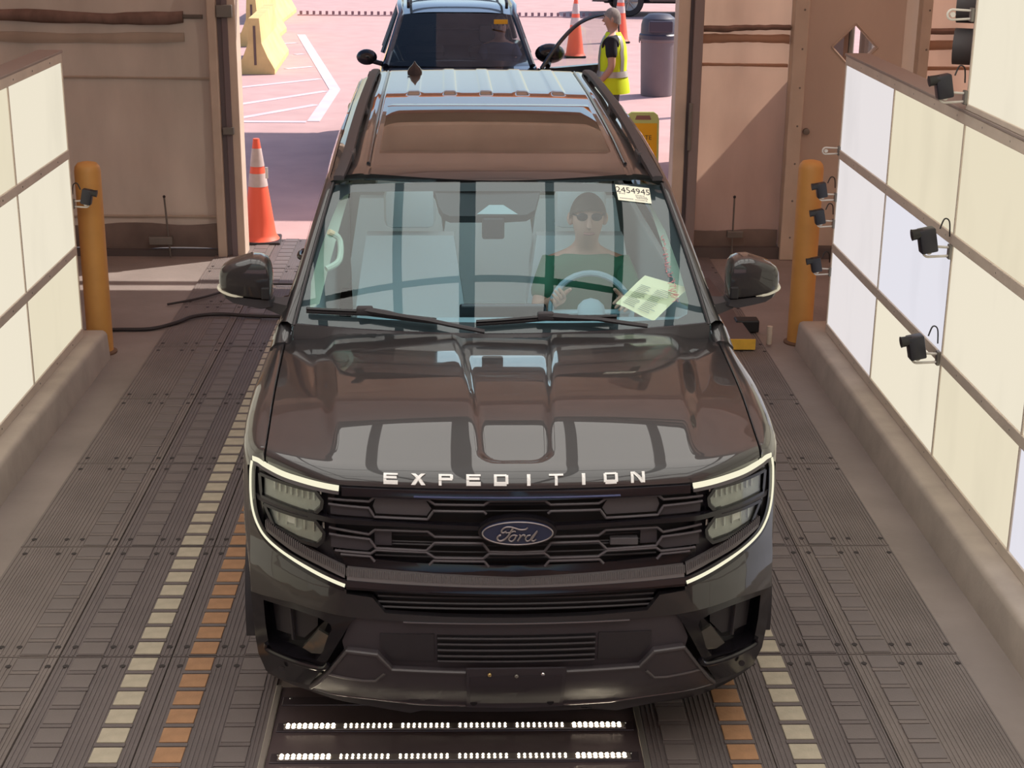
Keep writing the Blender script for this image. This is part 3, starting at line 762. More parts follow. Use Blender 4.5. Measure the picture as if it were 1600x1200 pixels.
# ---- body sides, pillars and side glass
m_sglass = M('dark side glass', (16, 19, 20), .04, 0, .5, .5, coat_rough=.01); m_sg1 = GLASS('clear side glass', (.75, .8, .8), 1.5); m_sg2 = GLASS('tinted side glass', (.35, .38, .38), 1.5)
GB = [(1.45, 1.325), (2.2, 1.335), (5.2, 1.36)]
def cant(y):   # outer roof edge
    return itp([(1.45, .935), (2.07, .795), (2.6, .80), (4.5, .79), (5.2, .765)], y), itp([(1.45, 1.33), (2.07, 1.790), (2.4, 1.812), (3.2, 1.855), (5.2, 1.855)], y)
for s in (-1, 1):
    rings = []
    for y in list(np.linspace(1.452, 5.10, 120))+[5.16, 5.22, 5.27]:
        y = float(y); tp = sstep(5.05, 5.27, y)*.08; zb = zarch(y, .34); gb = itp(GB, y)
        pr = [(.945, zb-.02), (.985, zb), (1.000, .52), (1.012, .70), (1.016, .85), (1.008, .98), (1.010, 1.02), (.998, 1.12), (.985, 1.22), (.962, gb-.02), (.945, gb), (.92, gb-.005)]
        rings.append([(s*(x-tp), y, max(z, zb-.001*i)) for i, (x, z) in enumerate(pr)])
    side = MB().grid(rings).build('body_side', m_paint, car, smooth=True, angle=60)
    for y in (2.55, 3.55):
        b = MB(); b.tube([(s*1.0095, y, .42), (s*1.0135, y, .75), (s*1.014, y, .9), (s*1.008, y, 1.05), (s*.984, y, 1.22), (s*.960, y, 1.32)], .0035, 5); b.build('door_gap', m_dark, side)
    for y in (2.35, 3.38):
        MB().tube(smoothpts([(s*1.0, y, 1.13), (s*1.045, y+.03, 1.135), (s*1.045, y+.17, 1.135), (s*.998, y+.2, 1.13)], 4), .014, 8).build('door_handle', m_gloss, side, smooth=True)
    MB().bbox((s*.93, 1.35, .30), (s*1.02, 3.53, .36), .02).build('running_board', m_satin, side)
    # glass
    rows = []
    for y in np.linspace(1.60, 5.08, 60):
        y = float(y); cx_, cz_ = cant(y); gb = itp(GB, y)
        rows.append([(s*(.945+(cx_-.012-.945)*k/5+.012*math.sin(math.pi*k/5)), y, gb+(cz_-.015-gb)*k/5) for k in range(6)])
    MB().grid(rows[:17]).build('side_window', m_sg1, car, smooth=True)
    MB().grid(rows[16:]).build('side_window', m_sg2, car, smooth=True)
    for y0, y1 in ((2.50, 2.62), (3.50, 3.64), (4.55, 4.75)):
        rows = []
        for y in np.linspace(y0, y1, 5):
            y = float(y); cx_, cz_ = cant(y); gb = itp(GB, y)
            rows.append([(s*(.951+(cx_-.006-.951)*k/5+.012*math.sin(math.pi*k/5)), y, gb+(cz_-.01-gb)*k/5) for k in range(6)])
        MB().grid(rows).build('pillar', m_gloss, car, smooth=True)
    # A pillar + cant rail, one continuous painted strip
    rings = []
    for y in list(np.linspace(1.40, 2.07, 14))+list(np.linspace(2.15, 5.2, 40)):
        y = float(y)
        if y <= 2.07:
            v = (y-1.40)/.67; q = Vector(WS(s*1.0, v)); cx_, cz_ = cant(max(y, 1.45)); cx_ = .945+(.795-.945)*v; cz_ = 1.315+(1.79-1.315)*v
            inn = (abs(q.x)-.004, q.z+.004); yy = q.y
        else:
            cx_, cz_ = cant(y); inn = (.775, roof_z(.775, y)+.002); yy = y
        ix, iz = inn
        rings.append([(s*ix, yy, iz-.03), (s*ix, yy, iz+.002), (s*(ix*.55+cx_*.45), yy+.004, iz*.55+cz_*.45+.014), (s*cx_, yy+.02, cz_+.008), (s*(cx_+.006), yy+.03, cz_-.02), (s*(cx_-.004), yy+.03, cz_-.05)])
    MB().grid(rings).build('pillar_rail', m_paint, car, smooth=True, angle=60)
    rings = []
    for y, xi_, xo_, zt_ in ((1.34, .905, .99, 1.262), (1.40, .90, .985, 1.285), (1.46, .895, .975, 1.318), (1.56, .885, .962, 1.345), (1.66, .88, .955, 1.36)):
        rings.append([(s*xi_, y, zt_-.10), (s*xi_, y, zt_-.012), (s*(xi_+.02), y, zt_), (s*(xo_-.025), y, zt_-.004), (s*xo_, y, zt_-.03), (s*xo_, y, zt_-.10)])
    MB().loft(rings).build('cowl_corner', m_paint, car, smooth=True, angle=60)
    MB().tube([(WS(s*.985, v/14, .006)) for v in range(15)], .007, 6).build('glass_seal', m_satin, car, smooth=True)
    # inside pillar trim
    rows = [[(s*(abs(WS(1, v/10)[0])-.012-.02*k), WS(1, v/10)[1]+.03+.03*k, WS(1, v/10)[2]-.03+.004*k) for k in range(5)] for v in range(1, 11)]
    MB().grid(rows).build('pillar_trim', M('pale pillar trim', (196, 200, 176), .7), car, smooth=True)
# grab handle on the passenger pillar
MB().tube(smoothpts([(-.76, 1.78, 1.64), (-.715, 1.80, 1.60), (-.715, 1.74, 1.52), (-.77, 1.70, 1.49)], 5), .014, 8).build('grab_handle', M('pale pillar trim', (196, 200, 176)), car, smooth=True)
# tailgate and floor pan
b = MB()
rows = []
for (z, y, hw) in ((.40, 5.30, .90), (.75, 5.33, .93), (1.05, 5.32, .93), (1.36, 5.27, .88), (1.82, 5.22, .74), (1.89, 5.2, .70)):
    rows.append([(hw*(-1+2*i/10), y-.05*abs(-1+2*i/10)**3, z) for i in range(11)])
MB().grid(rows).build('tailgate', m_paint, car, smooth=True)
MB().box((-.66, .35, .30), (.66, 5.2, .48)).build('underbody', m_dark, car)
MB().bbox((-.92, 1.0, .50), (.92, 5.18, .56), .02).build('cabin_floor', M('cabin carpet', (150, 158, 160), .9), car)
MB().bbox((-.86, .35, .50), (.86, 1.25, 1.0), .03).build('engine_bay', m_dark, car)
# ---- wheels
def wheel(x, y, s):
    wt = link('wheel', None, car, loc=(x, y, .405))
    prof = [(.28, -.13), (.36, -.14), (.375, -.12), (.384, -.07), (.384, .07), (.375, .12), (.36, .14), (.28, .13)]
    MB().lathe(prof, (0, 0, 0), 40, 'x', caps=False).build('tyre', m_rubber, wt, smooth=True, angle=50)
    b = MB()
    for k in range(48):
        a = 2*math.pi*k/48
        b.tube([(-.10, .382*math.cos(a), .382*math.sin(a)), (.10, .382*math.cos(a+.05), .382*math.sin(a+.05))], .003, 4)
    b.build('tread', m_rubber, wt, kind='stuff')
    b = MB(); b.lathe([(.28, -.12), (.275, .10), (.20, .05), (.06, .06), (.0, .06)] if s > 0 else [(.28, .12), (.275, -.10), (.20, -.05), (.06, -.06), (.0, -.06)], (0, 0, 0), 30, 'x')
    for k in range(6):
        a = 2*math.pi*k/6
        b.tube([(s*.075, .04*math.cos(a), .04*math.sin(a)), (s*.10, .27*math.cos(a), .27*math.sin(a))], [.03, .022], 6)
    b.build('rim', M('dark wheel rim', (40, 40, 42), .3, .6), wt, smooth=True)
for x in (-.845, .845):
    for y in (AX1, AX2): wheel(x, y, 1 if x > 0 else -1)
# ================================================================== FRONT END OF THE BLACK SUV
b = MB(); b.grid([[S(-.955+1.91*i/60, .24+.885*j/24, -.085) for i in range(61)] for j in range(25)])
b.build('fascia_carrier', m_dark, car, smooth=True)
# ---- grille
gr = link('grille', None, car)
A_ = [(-.66, 1.068), (-.517, 1.066), (-.498, 1.082), (-.312, 1.08), (-.287, 1.063), (-.116, 1.063), (-.096, 1.078), (0, 1.078)]
B_ = [(-.66, 1.048), (-.518, 1.042), (-.499, 1.01), (-.313, 1.008), (-.292, 1.039), (-.117, 1.039), (-.108, 1.03)]
D_ = [(-.66, .962), (-.519, .945), (-.498, .963), (-.313, .963), (-.288, .944), (-.112, .944)]
E_ = [(-.66, .937), (-.517, .927), (-.495, .895), (-.318, .892), (-.288, .922), (-.12, .922), (-.097, .891), (0, .889)]
F_ = [(-.64, .878), (-.514, .874), (-.495, .888), (-.318, .886), (-.288, .866), (-.118, .866), (-.097, .884), (0, .882)]
G_ = [(-.62, .866), (-.516, .863), (-.5, .845)]
G2 = [(-.308, .839), (-.293, .855), (-.114, .855), (-.099, .835)]
for pts in (A_, B_, D_, E_, F_, G_, G2):
    for q in (pts, mir(pts)):
        MB().tube([S(x, z, -.012) for x, z in dens(q, 5)], .0052, 6).build('grille_bar', m_grey, gr, smooth=True)
# satin cell back plates
both('cell_plate', [(-.505, 1.045), (-.495, 1.072), (-.318, 1.07), (-.30, 1.04), (-.316, 1.015), (-.495, 1.017)], -.028, .004, M('cell plate', (84, 80, 84), .5), gr)
both('cell_plate', [(-.655, 1.04), (-.525, 1.036), (-.508, 1.005), (-.655, 1.008)], -.022, .004, M('cell plate dark', (62, 58, 64), .45), gr)
both('cell_plate', [(-.655, .93), (-.525, .92), (-.505, .895), (-.525, .88), (-.655, .885)], -.022, .004, M('cell plate dark', (40, 38, 43)), gr)
both('cell_plate', [(-.50, .955), (-.44, .957), (-.44, .9), (-.50, .9)], -.03, .004, M('cell plate dark', (40, 38, 43)), gr)
for z in (1.052, 1.028, .955, .935, .91, .90, .875, .855):
    MB().tube([S(x, z, -.045) for x in np.linspace(-.5, .5, 25)], .004, 5).build('grille_slat', m_satin, gr, smooth=True)
# broad centre bar, from lamp to badge
cb = [(-.735, 1.012), (-.645, 1.003), (-.392, .999), (-.125, .992), (-.125, .977), (-.392, .984), (-.645, .985), (-.735, .992)]
both('centre_bar', cb, .006, .03, m_gloss, gr)
panel('grille_header', [(-.612, 1.116), (0, 1.116), (.612, 1.116), (.612, 1.088), (0, 1.086), (-.612, 1.088)], .004, .03, m_gloss, gr)
MB().tube([S(x, 1.096, .006) for x in np.linspace(-.36, .36, 30)], .0045, 6).build('header_ridge', M('ridge with painted glint', (84, 92, 128), .12, .6), gr, smooth=True)  # blue reflection is put into the ridge's own colour
panel('grille_sill', [(-.648, .872), (-.606, .851), (-.352, .837), (0, .831), (.352, .837), (.606, .851), (.648, .872), (.64, .80), (.3, .79), (0, .785), (-.3, .79), (-.64, .80)], -.03, .02, m_gloss, gr)
MB().bbox((.33, .02, .902), (.43, .05, .93), .004).build('sensor', M('sensor grey', (88, 86, 90), .4), gr)
# fin strip with vertical teeth
def finstrip(name, top, bot, n):
    panel(name, top+bot[::-1], .004, .03, M('fin strip', (96, 91, 92), .42), gr)
    b = MB()
    for i in range(n):
        f = i/(n-1)
        def at(pl):
            L = [0.]
            for p, q in zip(pl[:-1], pl[1:]): L.append(L[-1]+math.hypot(q[0]-p[0], q[1]-p[1]))
            t = f*L[-1]; return float(np.interp(t, L, [p[0] for p in pl])), float(np.interp(t, L, [p[1] for p in pl]))
        (xa, za), (xb, zb) = at(top), at(bot)
        zb = za-.6*(za-zb)
        b.tube([S(xa, za+.006, .006), S(xa+(xb-xa)*.5, zb, .006)], .0026, 4)
    b.build('fin_row', M('fin strip', (62, 59, 61)), gr, kind='stuff')
finstrip('fin_strip', [(-.598, .818), (-.31, .806), (0, .795), (.31, .806), (.598, .818)], [(-.598, .784), (-.31, .776), (0, .772), (.31, .776), (.598, .784)], 150)
for s in (1, -1):
    f = lambda L: [(x*s, z) for x, z in L]
    finstrip('fin_strip', f([(-.898, .922), (-.789, .89), (-.695, .855), (-.606, .821)]), f([(-.90, .885), (-.80, .848), (-.70, .82), (-.606, .79)]), 42)
panel('fin_base', [(-.60, .783), (0, .771), (.60, .783), (.60, .764), (0, .752), (-.60, .764)], .008, .03, m_gloss, gr)
# ---- badge
bd = link('badge', None, car)
yb = S(0, .975)[1]-.032
def oval(a, c, z0, n=48): return [(a*math.cos(t), z0+c*math.sin(t)) for t in np.linspace(0, 2*math.pi, n+1)[:-1]]
zc_ = .978
MB().prism(oval(.137, .055, zc_), 'y', yb+.012, yb+.05).build('badge_base', m_gloss, bd, smooth=True)
MB().prism(oval(.126, .0455, zc_-.002), 'y', yb+.004, yb+.02).build('badge_field', M('navy badge field', (34, 44, 74), .25, 0, .5, .6), bd, smooth=True)
MB().tube([(x, yb+.003, z) for x, z in oval(.1225, .0425, zc_-.002, 64)], .0028, 6, closed=True).build('badge_rim', M('badge silver', (170, 166, 168), .28, .75), bd, smooth=True)
# script strokes of the badge, from a 1600 x 800 view: x = (X-800)/1070*.245, z = ...
def bp(pts): return [((X-795)/1010*.240, yb-.001, zc_-.002+(440-Y)/330*.087*.98) for X, Y in pts]
strokes = [
 ([(940, 350), (905, 375), (830, 378), (750, 355), (680, 338), (610, 345), (565, 380), (560, 415), (590, 420), (630, 400)], .0032),
 ([(725, 360), (690, 410), (655, 470), (600, 520), (545, 540), (505, 525), (500, 490), (525, 462), (550, 458)], .0038),
 ([(620, 425), (690, 415), (745, 400), (760, 412)], .0026),
 ([(745, 455), (700, 470), (668, 510), (678, 540), (715, 545), (755, 510), (765, 470), (745, 455), (790, 470)], .003),
 ([(815, 452), (835, 470), (815, 510), (795, 545), (840, 480), (875, 455), (900, 462), (895, 478)], .003),
 ([(985, 460), (935, 470), (910, 515), (930, 545), (975, 530), (1010, 480), (1080, 400), (1030, 480), (1000, 530), (1030, 545), (1065, 520)], .003)]
for pts, r in strokes:
    MB().tube(smoothpts(bp(pts), 5), r, 6).build('badge_script', M('badge silver', (170, 166, 168)), bd, smooth=True)
# ---- headlamps
m_drl = EM('running light', (250, 244, 214), 1.0)
m_lamp = M('lamp reflector', (190, 192, 182), .35, .0, var=.10, vscale=30)
m_lens = GLASS('lamp lens', (.86, .88, .87), 1.5)
m_hous = M('lamp housing', (48, 45, 50), .3)
for s in (1, -1):
    f = lambda L: [(x*s, z) for x, z in L]
    hl = link('headlamp', None, car)
    panel('lamp_housing', f([(-.955, 1.14), (-.90, 1.13), (-.76, 1.12), (-.62, 1.115), (-.62, 1.085), (-.66, 1.07), (-.66, .90), (-.61, .835), (-.61, .775), (-.75, .80), (-.84, .825), (-.91, .86), (-.94, .90), (-.955, .96)]), -.045, .02, m_hous, hl)
    top = smoothpts([(-.948, 1.135), (-.925, 1.136), (-.90, 1.131), (-.831, 1.123), (-.759, 1.120), (-.689, 1.116), (-.622, 1.112)], 5)
    sd_ = smoothpts([(-.950, 1.125), (-.956, 1.08), (-.958, 1.0), (-.950, .937), (-.930, .892), (-.898, .860), (-.83, .831), (-.742, .806), (-.649, .780), (-.605, .768)], 5)
    def ribbon(name, L, h, off, mat, parent, dp=.02):
        rings = []
        for i, (x, z) in enumerate(L):
            a = L[max(i-1, 0)]; c = L[min(i+1, len(L)-1)]; tx, tz = c[0]-a[0], c[1]-a[1]; l = math.hypot(tx, tz) or 1
            nx1, nz1 = -tz/l*h, tx/l*h
            rings.append([S(x+nx1, z+nz1, off), S(x-nx1, z-nz1, off), S(x-nx1, z-nz1, off-dp), S(x+nx1, z+nz1, off-dp)])
        return MB().loft(rings).build(name, mat, parent, smooth=True, angle=40)
    ribbon('running_light', f(top), .0058, .012, m_drl, hl)
    ribbon('running_light', f(sd_), .0045, .012, m_drl, hl)
    ribbon('light_bezel', f([(x, z-.012) for x, z in top[2:]]), .008, .006, m_grey, hl)
    ribbon('light_bezel', f([(x+.012, z+.004) for x, z in sd_]), .008, .006, m_gloss, hl)
    ribbon('light_bezel', f([(x-.002, z-.013) for x, z in sd_[18:]]), .007, .006, m_gloss, hl)
    # upper and lower lamp units
    upl = f([(-.912, 1.090), (-.795, 1.090), (-.71, 1.090), (-.686, 1.060), (-.69, 1.036), (-.719, 1.004), (-.908, 1.013)])
    lol = f([(-.898, .980), (-.799, .980), (-.713, .981), (-.682, .942), (-.686, .918), (-.708, .893), (-.781, .899), (-.862, .915)])
    for poly, bars in ((upl, 9), (lol, 6)):
        panel('reflector', poly, -.024, .008, m_lamp, hl)
        cx_ = sum(p[0] for p in poly)/len(poly); cz_ = sum(p[1] for p in poly)/len(poly)
        for k in range(bars):
            x = cx_+s*(-.085+.17*k/(bars-1)) if bars > 1 else cx_
            MB().tube([S(x, cz_+.036, -.018), S(x, cz_-.004, -.018)], .0045, 6).build('lamp_rib', M('lamp rib', (205, 205, 200), .2, .6), hl)
        panel('lens', [(cx_+(x-cx_)*1.02, cz_+(z-cz_)*1.04) for x, z in poly], -.008, .004, m_lens, hl)
        ribbon('lens_bezel', dens([(cx_+(x-cx_)*1.05, cz_+(z-cz_)*1.08) for x, z in poly]+[(cx_+(poly[0][0]-cx_)*1.05, cz_+(poly[0][1]-cz_)*1.08)], 4), .006, .002, m_gloss, hl, .03)
    panel('lamp_cube', f([(-.815, .972), (-.785, .972), (-.785, .945), (-.815, .945)]), -.014, .008, M('lamp cube', (250, 248, 240), .4), hl)
    panel('lamp_divider', f([(-.938, 1.008), (-.70, 1.004), (-.675, .998), (-.675, .985), (-.70, .990), (-.93, .990)]), .0, .03, m_satin, hl)
# ---- painted bumper cover
both('bumper_cover', [(-.968, 1.10), (-.966, .99), (-.958, .932), (-.937, .880), (-.902, .846), (-.83, .815), (-.742, .790), (-.645, .765), (-.600, .752), (-.600, .738), (-.508, .729), (-.464, .676), (-.249, .669), (0, .667), (0, .645), (-.344, .647), (-.572, .654), (-.69, .664), (-.796, .669), (-.88, .655), (-.968, .633)], .004, .03, m_paint, step=.03)
for s in (1, -1):
    MB().tube([S(s*x, .646, .006) for x in np.linspace(.0, .40, 16)], .0035, 6).build('bumper_edge', m_chrome if False else M('bright edge', (96, 94, 98), .2, .5), car, smooth=True)
# upper intake with slats
both('intake_back', [(-.60, .765), (0, .755), (0, .667), (-.464, .676), (-.508, .729), (-.60, .738)], -.05, .01, m_dark)
for z in (.742, .722, .702, .684):
    MB().tube([S(x, z, -.03) for x in np.linspace(-.49, .49, 30)], .005, 5).build('intake_slat', m_satin, car, smooth=True)
both('intake_frame', [(-.605, .768), (-.3, .76), (0, .756), (0, .742), (-.3, .746), (-.52, .752), (-.60, .752)], .0, .03, m_gloss)
# ---- corner pods
for s in (1, -1):
    f = lambda L: [(x*s, z) for x, z in L]
    pod = link('corner_intake', None, car)
    outl = [(-.968, .633), (-.88, .655), (-.796, .669), (-.69, .664), (-.572, .654), (-.60, .610), (-.633, .548), (-.694, .423), (-.758, .292), (-.85, .27), (-.935, .26), (-.955, .36), (-.962, .45)]
    hole = [(-.915, .628), (-.85, .640), (-.78, .645), (-.70, .638), (-.66, .62), (-.655, .60), (-.672, .56), (-.69, .50), (-.72, .45), (-.80, .435), (-.88, .428), (-.905, .44), (-.912, .53)]
    b = MB()
    ro = [S(x*s, z, .004) for x, z in outl]; rh = [S(x*s, z, .004) for x, z in hole]
    rd = [S(x*s, z, -.075) for x, z in [(-.89+(x+.79)*.0+(x+.80)*.9+.09, .535+(z-.535)*.9) for x, z in hole]]
    b.grid([ro, rh, rd], close=True); b._add(rd, [tuple(range(len(rd)))])
    b.build('pod_bezel', m_gloss, pod, smooth=True, angle=25)
    panel('pod_plate', f([(-.885, .615), (-.71, .622), (-.712, .57), (-.765, .505), (-.875, .49)]), -.06, .01, m_satin, pod)
    MB().tube([S(s*-.812, .62, -.045), S(s*-.806, .49, -.045)], .008, 6).build('pod_rib', m_satin, pod)
    panel('pod_facet', f([(-.704, .585), (-.668, .568), (-.645, .54), (-.687, .488), (-.735, .478), (-.768, .492)]), -.002, .02, M('bright facet', (120, 118, 112), .16, .75), pod)
    MB().tube(smoothpts([S(s*-.912, .440, .006), S(s*-.905, .412, .010), S(s*-.80, .418, .012), S(s*-.70, .424, .012), S(s*-.672, .45, .008)], 5), .010, 8).build('pod_blade', m_gloss, pod, smooth=True)
    MB().lathe([(.012, -.004), (.012, 0), (.008, .001)], S(s*-.86, .345, .006), 14, 'y').build('parking_sensor', m_satin, pod)
# ---- lower centre
m_low = M('lower bumper plastic', (66, 61, 66), .5, bump=.08, bscale=300)
panel('lower_fascia', [(-.585, .648), (-.344, .642), (0, .640), (.344, .642), (.585, .648), (.60, .60), (.62, .55), (.60, .44), (-.60, .44), (-.62, .55), (-.60, .60)], -.012, .03, m_low)
both('fog_plate', [(-.484, .590), (-.292, .596), (-.292, .483), (-.442, .478), (-.482, .536)], -.006, .01, m_satin)
panel('louvre_back', [(-.282, .592), (.282, .592), (.282, .478), (-.282, .478)], -.009, .006, m_dark)
for z in (.582, .558, .534, .510, .487):
    MB().tube([S(x, z, -.002) for x in np.linspace(-.28, .28, 20)], .0055, 6).build('louvre', m_satin, car, smooth=True)
# ---- skid plate
m_skid = M('skid plate', (70, 65, 69), .45, 0, .5, bump=.05, bscale=300)
skp = [(-.756, .287), (-.70, .375), (-.601, .529), (-.492, .521), (-.442, .455), (-.178, .451), (0, .450)]
sk = panel('skid_plate', skp+[(-x, z) for x, z in skp[-2::-1]]+[(.52, .275), (.35, .261), (0, .255), (-.35, .261), (-.52, .275)], .016, .05, m_skid)
for s in (1, -1):
    ribl = dens([(-.75*s, .292), (-.70*s, .373), (-.603*s, .523), (-.495*s, .515), (-.444*s, .450), (-.18*s, .446)], 4)
    MB().tube([S(x, z, .017) for x, z in ribl], .007, 6).build('skid_rib', M('skid rib', (78, 74, 76), .4), sk, smooth=True)
    MB().tube([S(x, z, .017) for x, z in dens([(-.678*s, .409), (-.548*s, .392), (-.502*s, .395), (-.469*s, .432)], 4)], .006, 6).build('skid_rib', M('skid rib', (78, 74, 76)), sk, smooth=True)
    MB().tube([S(x, z, .016) for x, z in dens([(-.756*s, .287), (-.52*s, .275), (-.35*s, .261), (-.18*s, .259)], 5)], .004, 6).build('skid_edge', M('bright edge', (96, 94, 98)), sk, smooth=True)
lipp = [(-.94, .262), (-.757, .285), (-.515, .270), (-.35, .257), (0, .254)]
lipb = [(-.93, .245), (-.757, .255), (-.515, .225), (-.382, .205), (-.342, .218), (0, .216)]
panel('lower_lip', lipp+[(-x, z) for x, z in lipp[-2::-1]]+[(-x, z) for x, z in lipb[:-1]]+lipb[::-1], -.012, .05, m_satin)
# ---- licence plate bracket
pb = panel('plate_bracket', [(-.178, .468), (0, .470), (.178, .468), (.176, .258), (0, .254), (-.176, .258)], .026, .012, m_low)
panel('bracket_face', [(-.165, .435), (.165, .435), (.163, .275), (-.163, .275)], .029, .004, M('bracket face', (58, 53, 58), .5), pb)
for x, m_ in ((-.096, M('brass screw', (190, 165, 110), .3, .8)), (0, m_steel), (.094, m_chrome)):
    MB().lathe([(.007, .0), (.007, -.004), (.004, -.007)], S(x, .447 if x else .440, .031), 10, 'y').build('screw', m_, pb)
for x in (-.15, .13): MB().lathe([(.013, 0), (.013, -.002)], S(x, .282, .031), 10, 'y').build('bolt_recess', m_dark, pb)

# ---- door mirrors
shell = [(-1.226, 1.497), (-1.217, 1.517), (-1.19, 1.535), (-1.163, 1.546), (-1.093, 1.567), (-1.05, 1.564), (-1.022, 1.552), (-1.009, 1.531), (-1.001, 1.482), (-1.002, 1.43), (-1.005, 1.382), (-1.06, 1.385), (-1.128, 1.393), (-1.19, 1.405), (-1.227, 1.428), (-1.230, 1.46)]
low = [(-1.228, 1.426), (-1.19, 1.402), (-1.128, 1.391), (-1.06, 1.383), (-1.0, 1.378), (-.99, 1.345), (-1.04, 1.334), (-1.125, 1.352), (-1.18, 1.366), (-1.212, 1.388)]
for s in (1, -1):
    mr = link('door_mirror', None, car)
    cx_, cz_ = -1.11, 1.475
    def ring(k, y, dxz=(0, 0)): return [(s*(cx_+dxz[0]+(x-cx_)*k), y, cz_+dxz[1]+(z-cz_)*k) for x, z in shell]
    MB().loft([ring(.80, 1.572, (.012, -.006)), ring(.86, 1.574, (.010, -.005)), ring(.93, 1.582, (.004, -.003)), ring(.98, 1.602), ring(1.0, 1.64), ring(.985, 1.70), ring(.95, 1.72)]).build('mirror_shell', m_paint, mr, smooth=True, angle=50)
    MB().loft([ring(.88, 1.722), ring(.88, 1.724)]).build('mirror_glass', m_chrome, mr)
    lx, lz = -1.11, 1.375
    MB().loft([[(s*(lx+(x-lx)*k), y, lz+(z-lz)*k) for x, z in low] for k, y in ((.85, 1.585), (1.0, 1.61), (1.0, 1.67), (.9, 1.70))]).build('mirror_base', m_satin, mr, smooth=True, angle=50)
    MB().loft([[(s*(-1.03), 1.60, 1.375), (s*-1.03, 1.69, 1.375), (s*-1.03, 1.69, 1.335), (s*-1.03, 1.60, 1.335)], [(s*-.985, 1.60, 1.362), (s*-.985, 1.70, 1.362), (s*-.985, 1.70, 1.315), (s*-.985, 1.60, 1.315)], [(s*-.93, 1.58, 1.355), (s*-.93, 1.74, 1.355), (s*-.93, 1.74, 1.30), (s*-.93, 1.58, 1.30)]]).build('mirror_arm', m_satin, mr, smooth=True, angle=50)
    sig = smoothpts([(s*-1.232, 1.64, 1.431), (s*-1.225, 1.598, 1.424), (s*-1.19, 1.585, 1.408), (s*-1.155, 1.582, 1.400), (s*-1.125, 1.583, 1.394)], 4)
    MB().tube(sig, [.009]*(len(sig)-4)+[.006, .004, .003, .002], 6).build('turn_signal', M('signal lens', (226, 224, 206), .2), mr, smooth=True)
    MB().bbox((s*-1.045, 1.566, 1.385), (s*-1.008, 1.60, 1.44), .006).build('camera_pocket', m_dark, mr)

# ---- cabin
m_seat = M('grey seat leather', (208, 220, 222), .6); m_dash = M('dash', (160, 182, 188), .7); m_dash2 = M('dark dash', (60, 62, 66), .7)
rows = []
for i in range(21):
    u = -1+2*i/20; rows.append([(u*.86, 1.36+.10*u*u, 1.20), (u*.86, 1.5+.1*u*u, 1.235), (u*.86, 1.85, 1.225), (u*.86, 1.98, 1.17), (u*.84, 1.98, .85)])
MB().grid(rows).build('dashboard', m_dash, car, smooth=True)
MB().grid([[(x_*.74, y_, 1.80+.02*(1-x_*x_)) for x_ in np.linspace(-1, 1, 9)] for y_ in (3.72, 4.3, 5.1)]).build('headliner', M('headliner', (190, 196, 186), .9), car, smooth=True)
MB().bbox((-.32, 2.08, 1.774), (.32, 2.31, 1.80), .008).build('overhead_console', m_seat, car)
MB().box((-.30, 2.10, 1.768), (.30, 2.29, 1.7735)).build('cabin_fill', EM('cabin fill light', (240, 250, 255), 3.0), car)  # added glowing panel that brightens the cabin, no known fitting
MB().bbox((-.18, 1.9, 1.10), (.22, 1.93, 1.27), .01).build('dash_screen', m_gloss, car)
stw = link('steering_wheel', None, car)
cwx, cwy, cwz = .44, 2.02, 1.20
tilt = Matrix.Translation((cwx, cwy, cwz)) @ Matrix.Rotation(R(62), 4, 'X')
b = MB(); b.xf = tilt; b.tube([(.19*math.cos(a), .19*math.sin(a), 0) for a in np.linspace(0, 2*math.pi, 33)[:-1]], .015, 8, closed=True); b.build('rim', m_dash, stw, smooth=True)
b = MB(); b.xf = tilt; b.ball((0, 0, 0), .07, 12, 8, (1, 1, .5)); b.tube([(-.19, 0, 0), (.19, 0, 0)], .015, 6); b.tube([(0, 0, 0), (0, -.19, 0)], .015, 6); b.build('hub', m_dash, stw, smooth=True)
def seat(x, y):
    st = link('seat', None, car)
    MB().bbox((x-.27, y-.25, .62), (x+.27, y+.28, .86), .06).build('cushion', m_seat, st, smooth=True)
    MB().loft([[(x-.26, y+.20, .80), (x+.26, y+.20, .80), (x+.26, y+.36, .80), (x-.26, y+.36, .80)], [(x-.27, y+.26, 1.1), (x+.27, y+.26, 1.1), (x+.27, y+.42, 1.1), (x-.27, y+.42, 1.1)], [(x-.22, y+.38, 1.42), (x+.22, y+.38, 1.42), (x+.22, y+.48, 1.42), (x-.22, y+.48, 1.42)]]).build('backrest', m_seat, st, smooth=True)
    MB().bbox((x-.13, y+.38, 1.45), (x+.13, y+.48, 1.66), .04).build('headrest', m_seat, st, smooth=True)
for x in (-.42, .44): seat(x, 2.30)
for x in (-.5, .0, .5): seat(x, 3.25)
MB().bbox((-.86, 5.05, .6), (.86, 5.12, 1.75), .02).build('tailgate_trim', M('headliner', (190, 196, 186)), car)
for s in (-1, 1): MB().bbox((s*.86, 1.5, .6), (s*.90, 5.0, 1.30), .01).build('door_trim', m_seat, car)
# ================================================================== THINGS IN AND AROUND THE SUV
CR = Matrix.Translation((.17, 5.0, 0)) @ Matrix.Rotation(R(1.0), 4, 'Z')
def cw(p): return CR @ Vector(p)
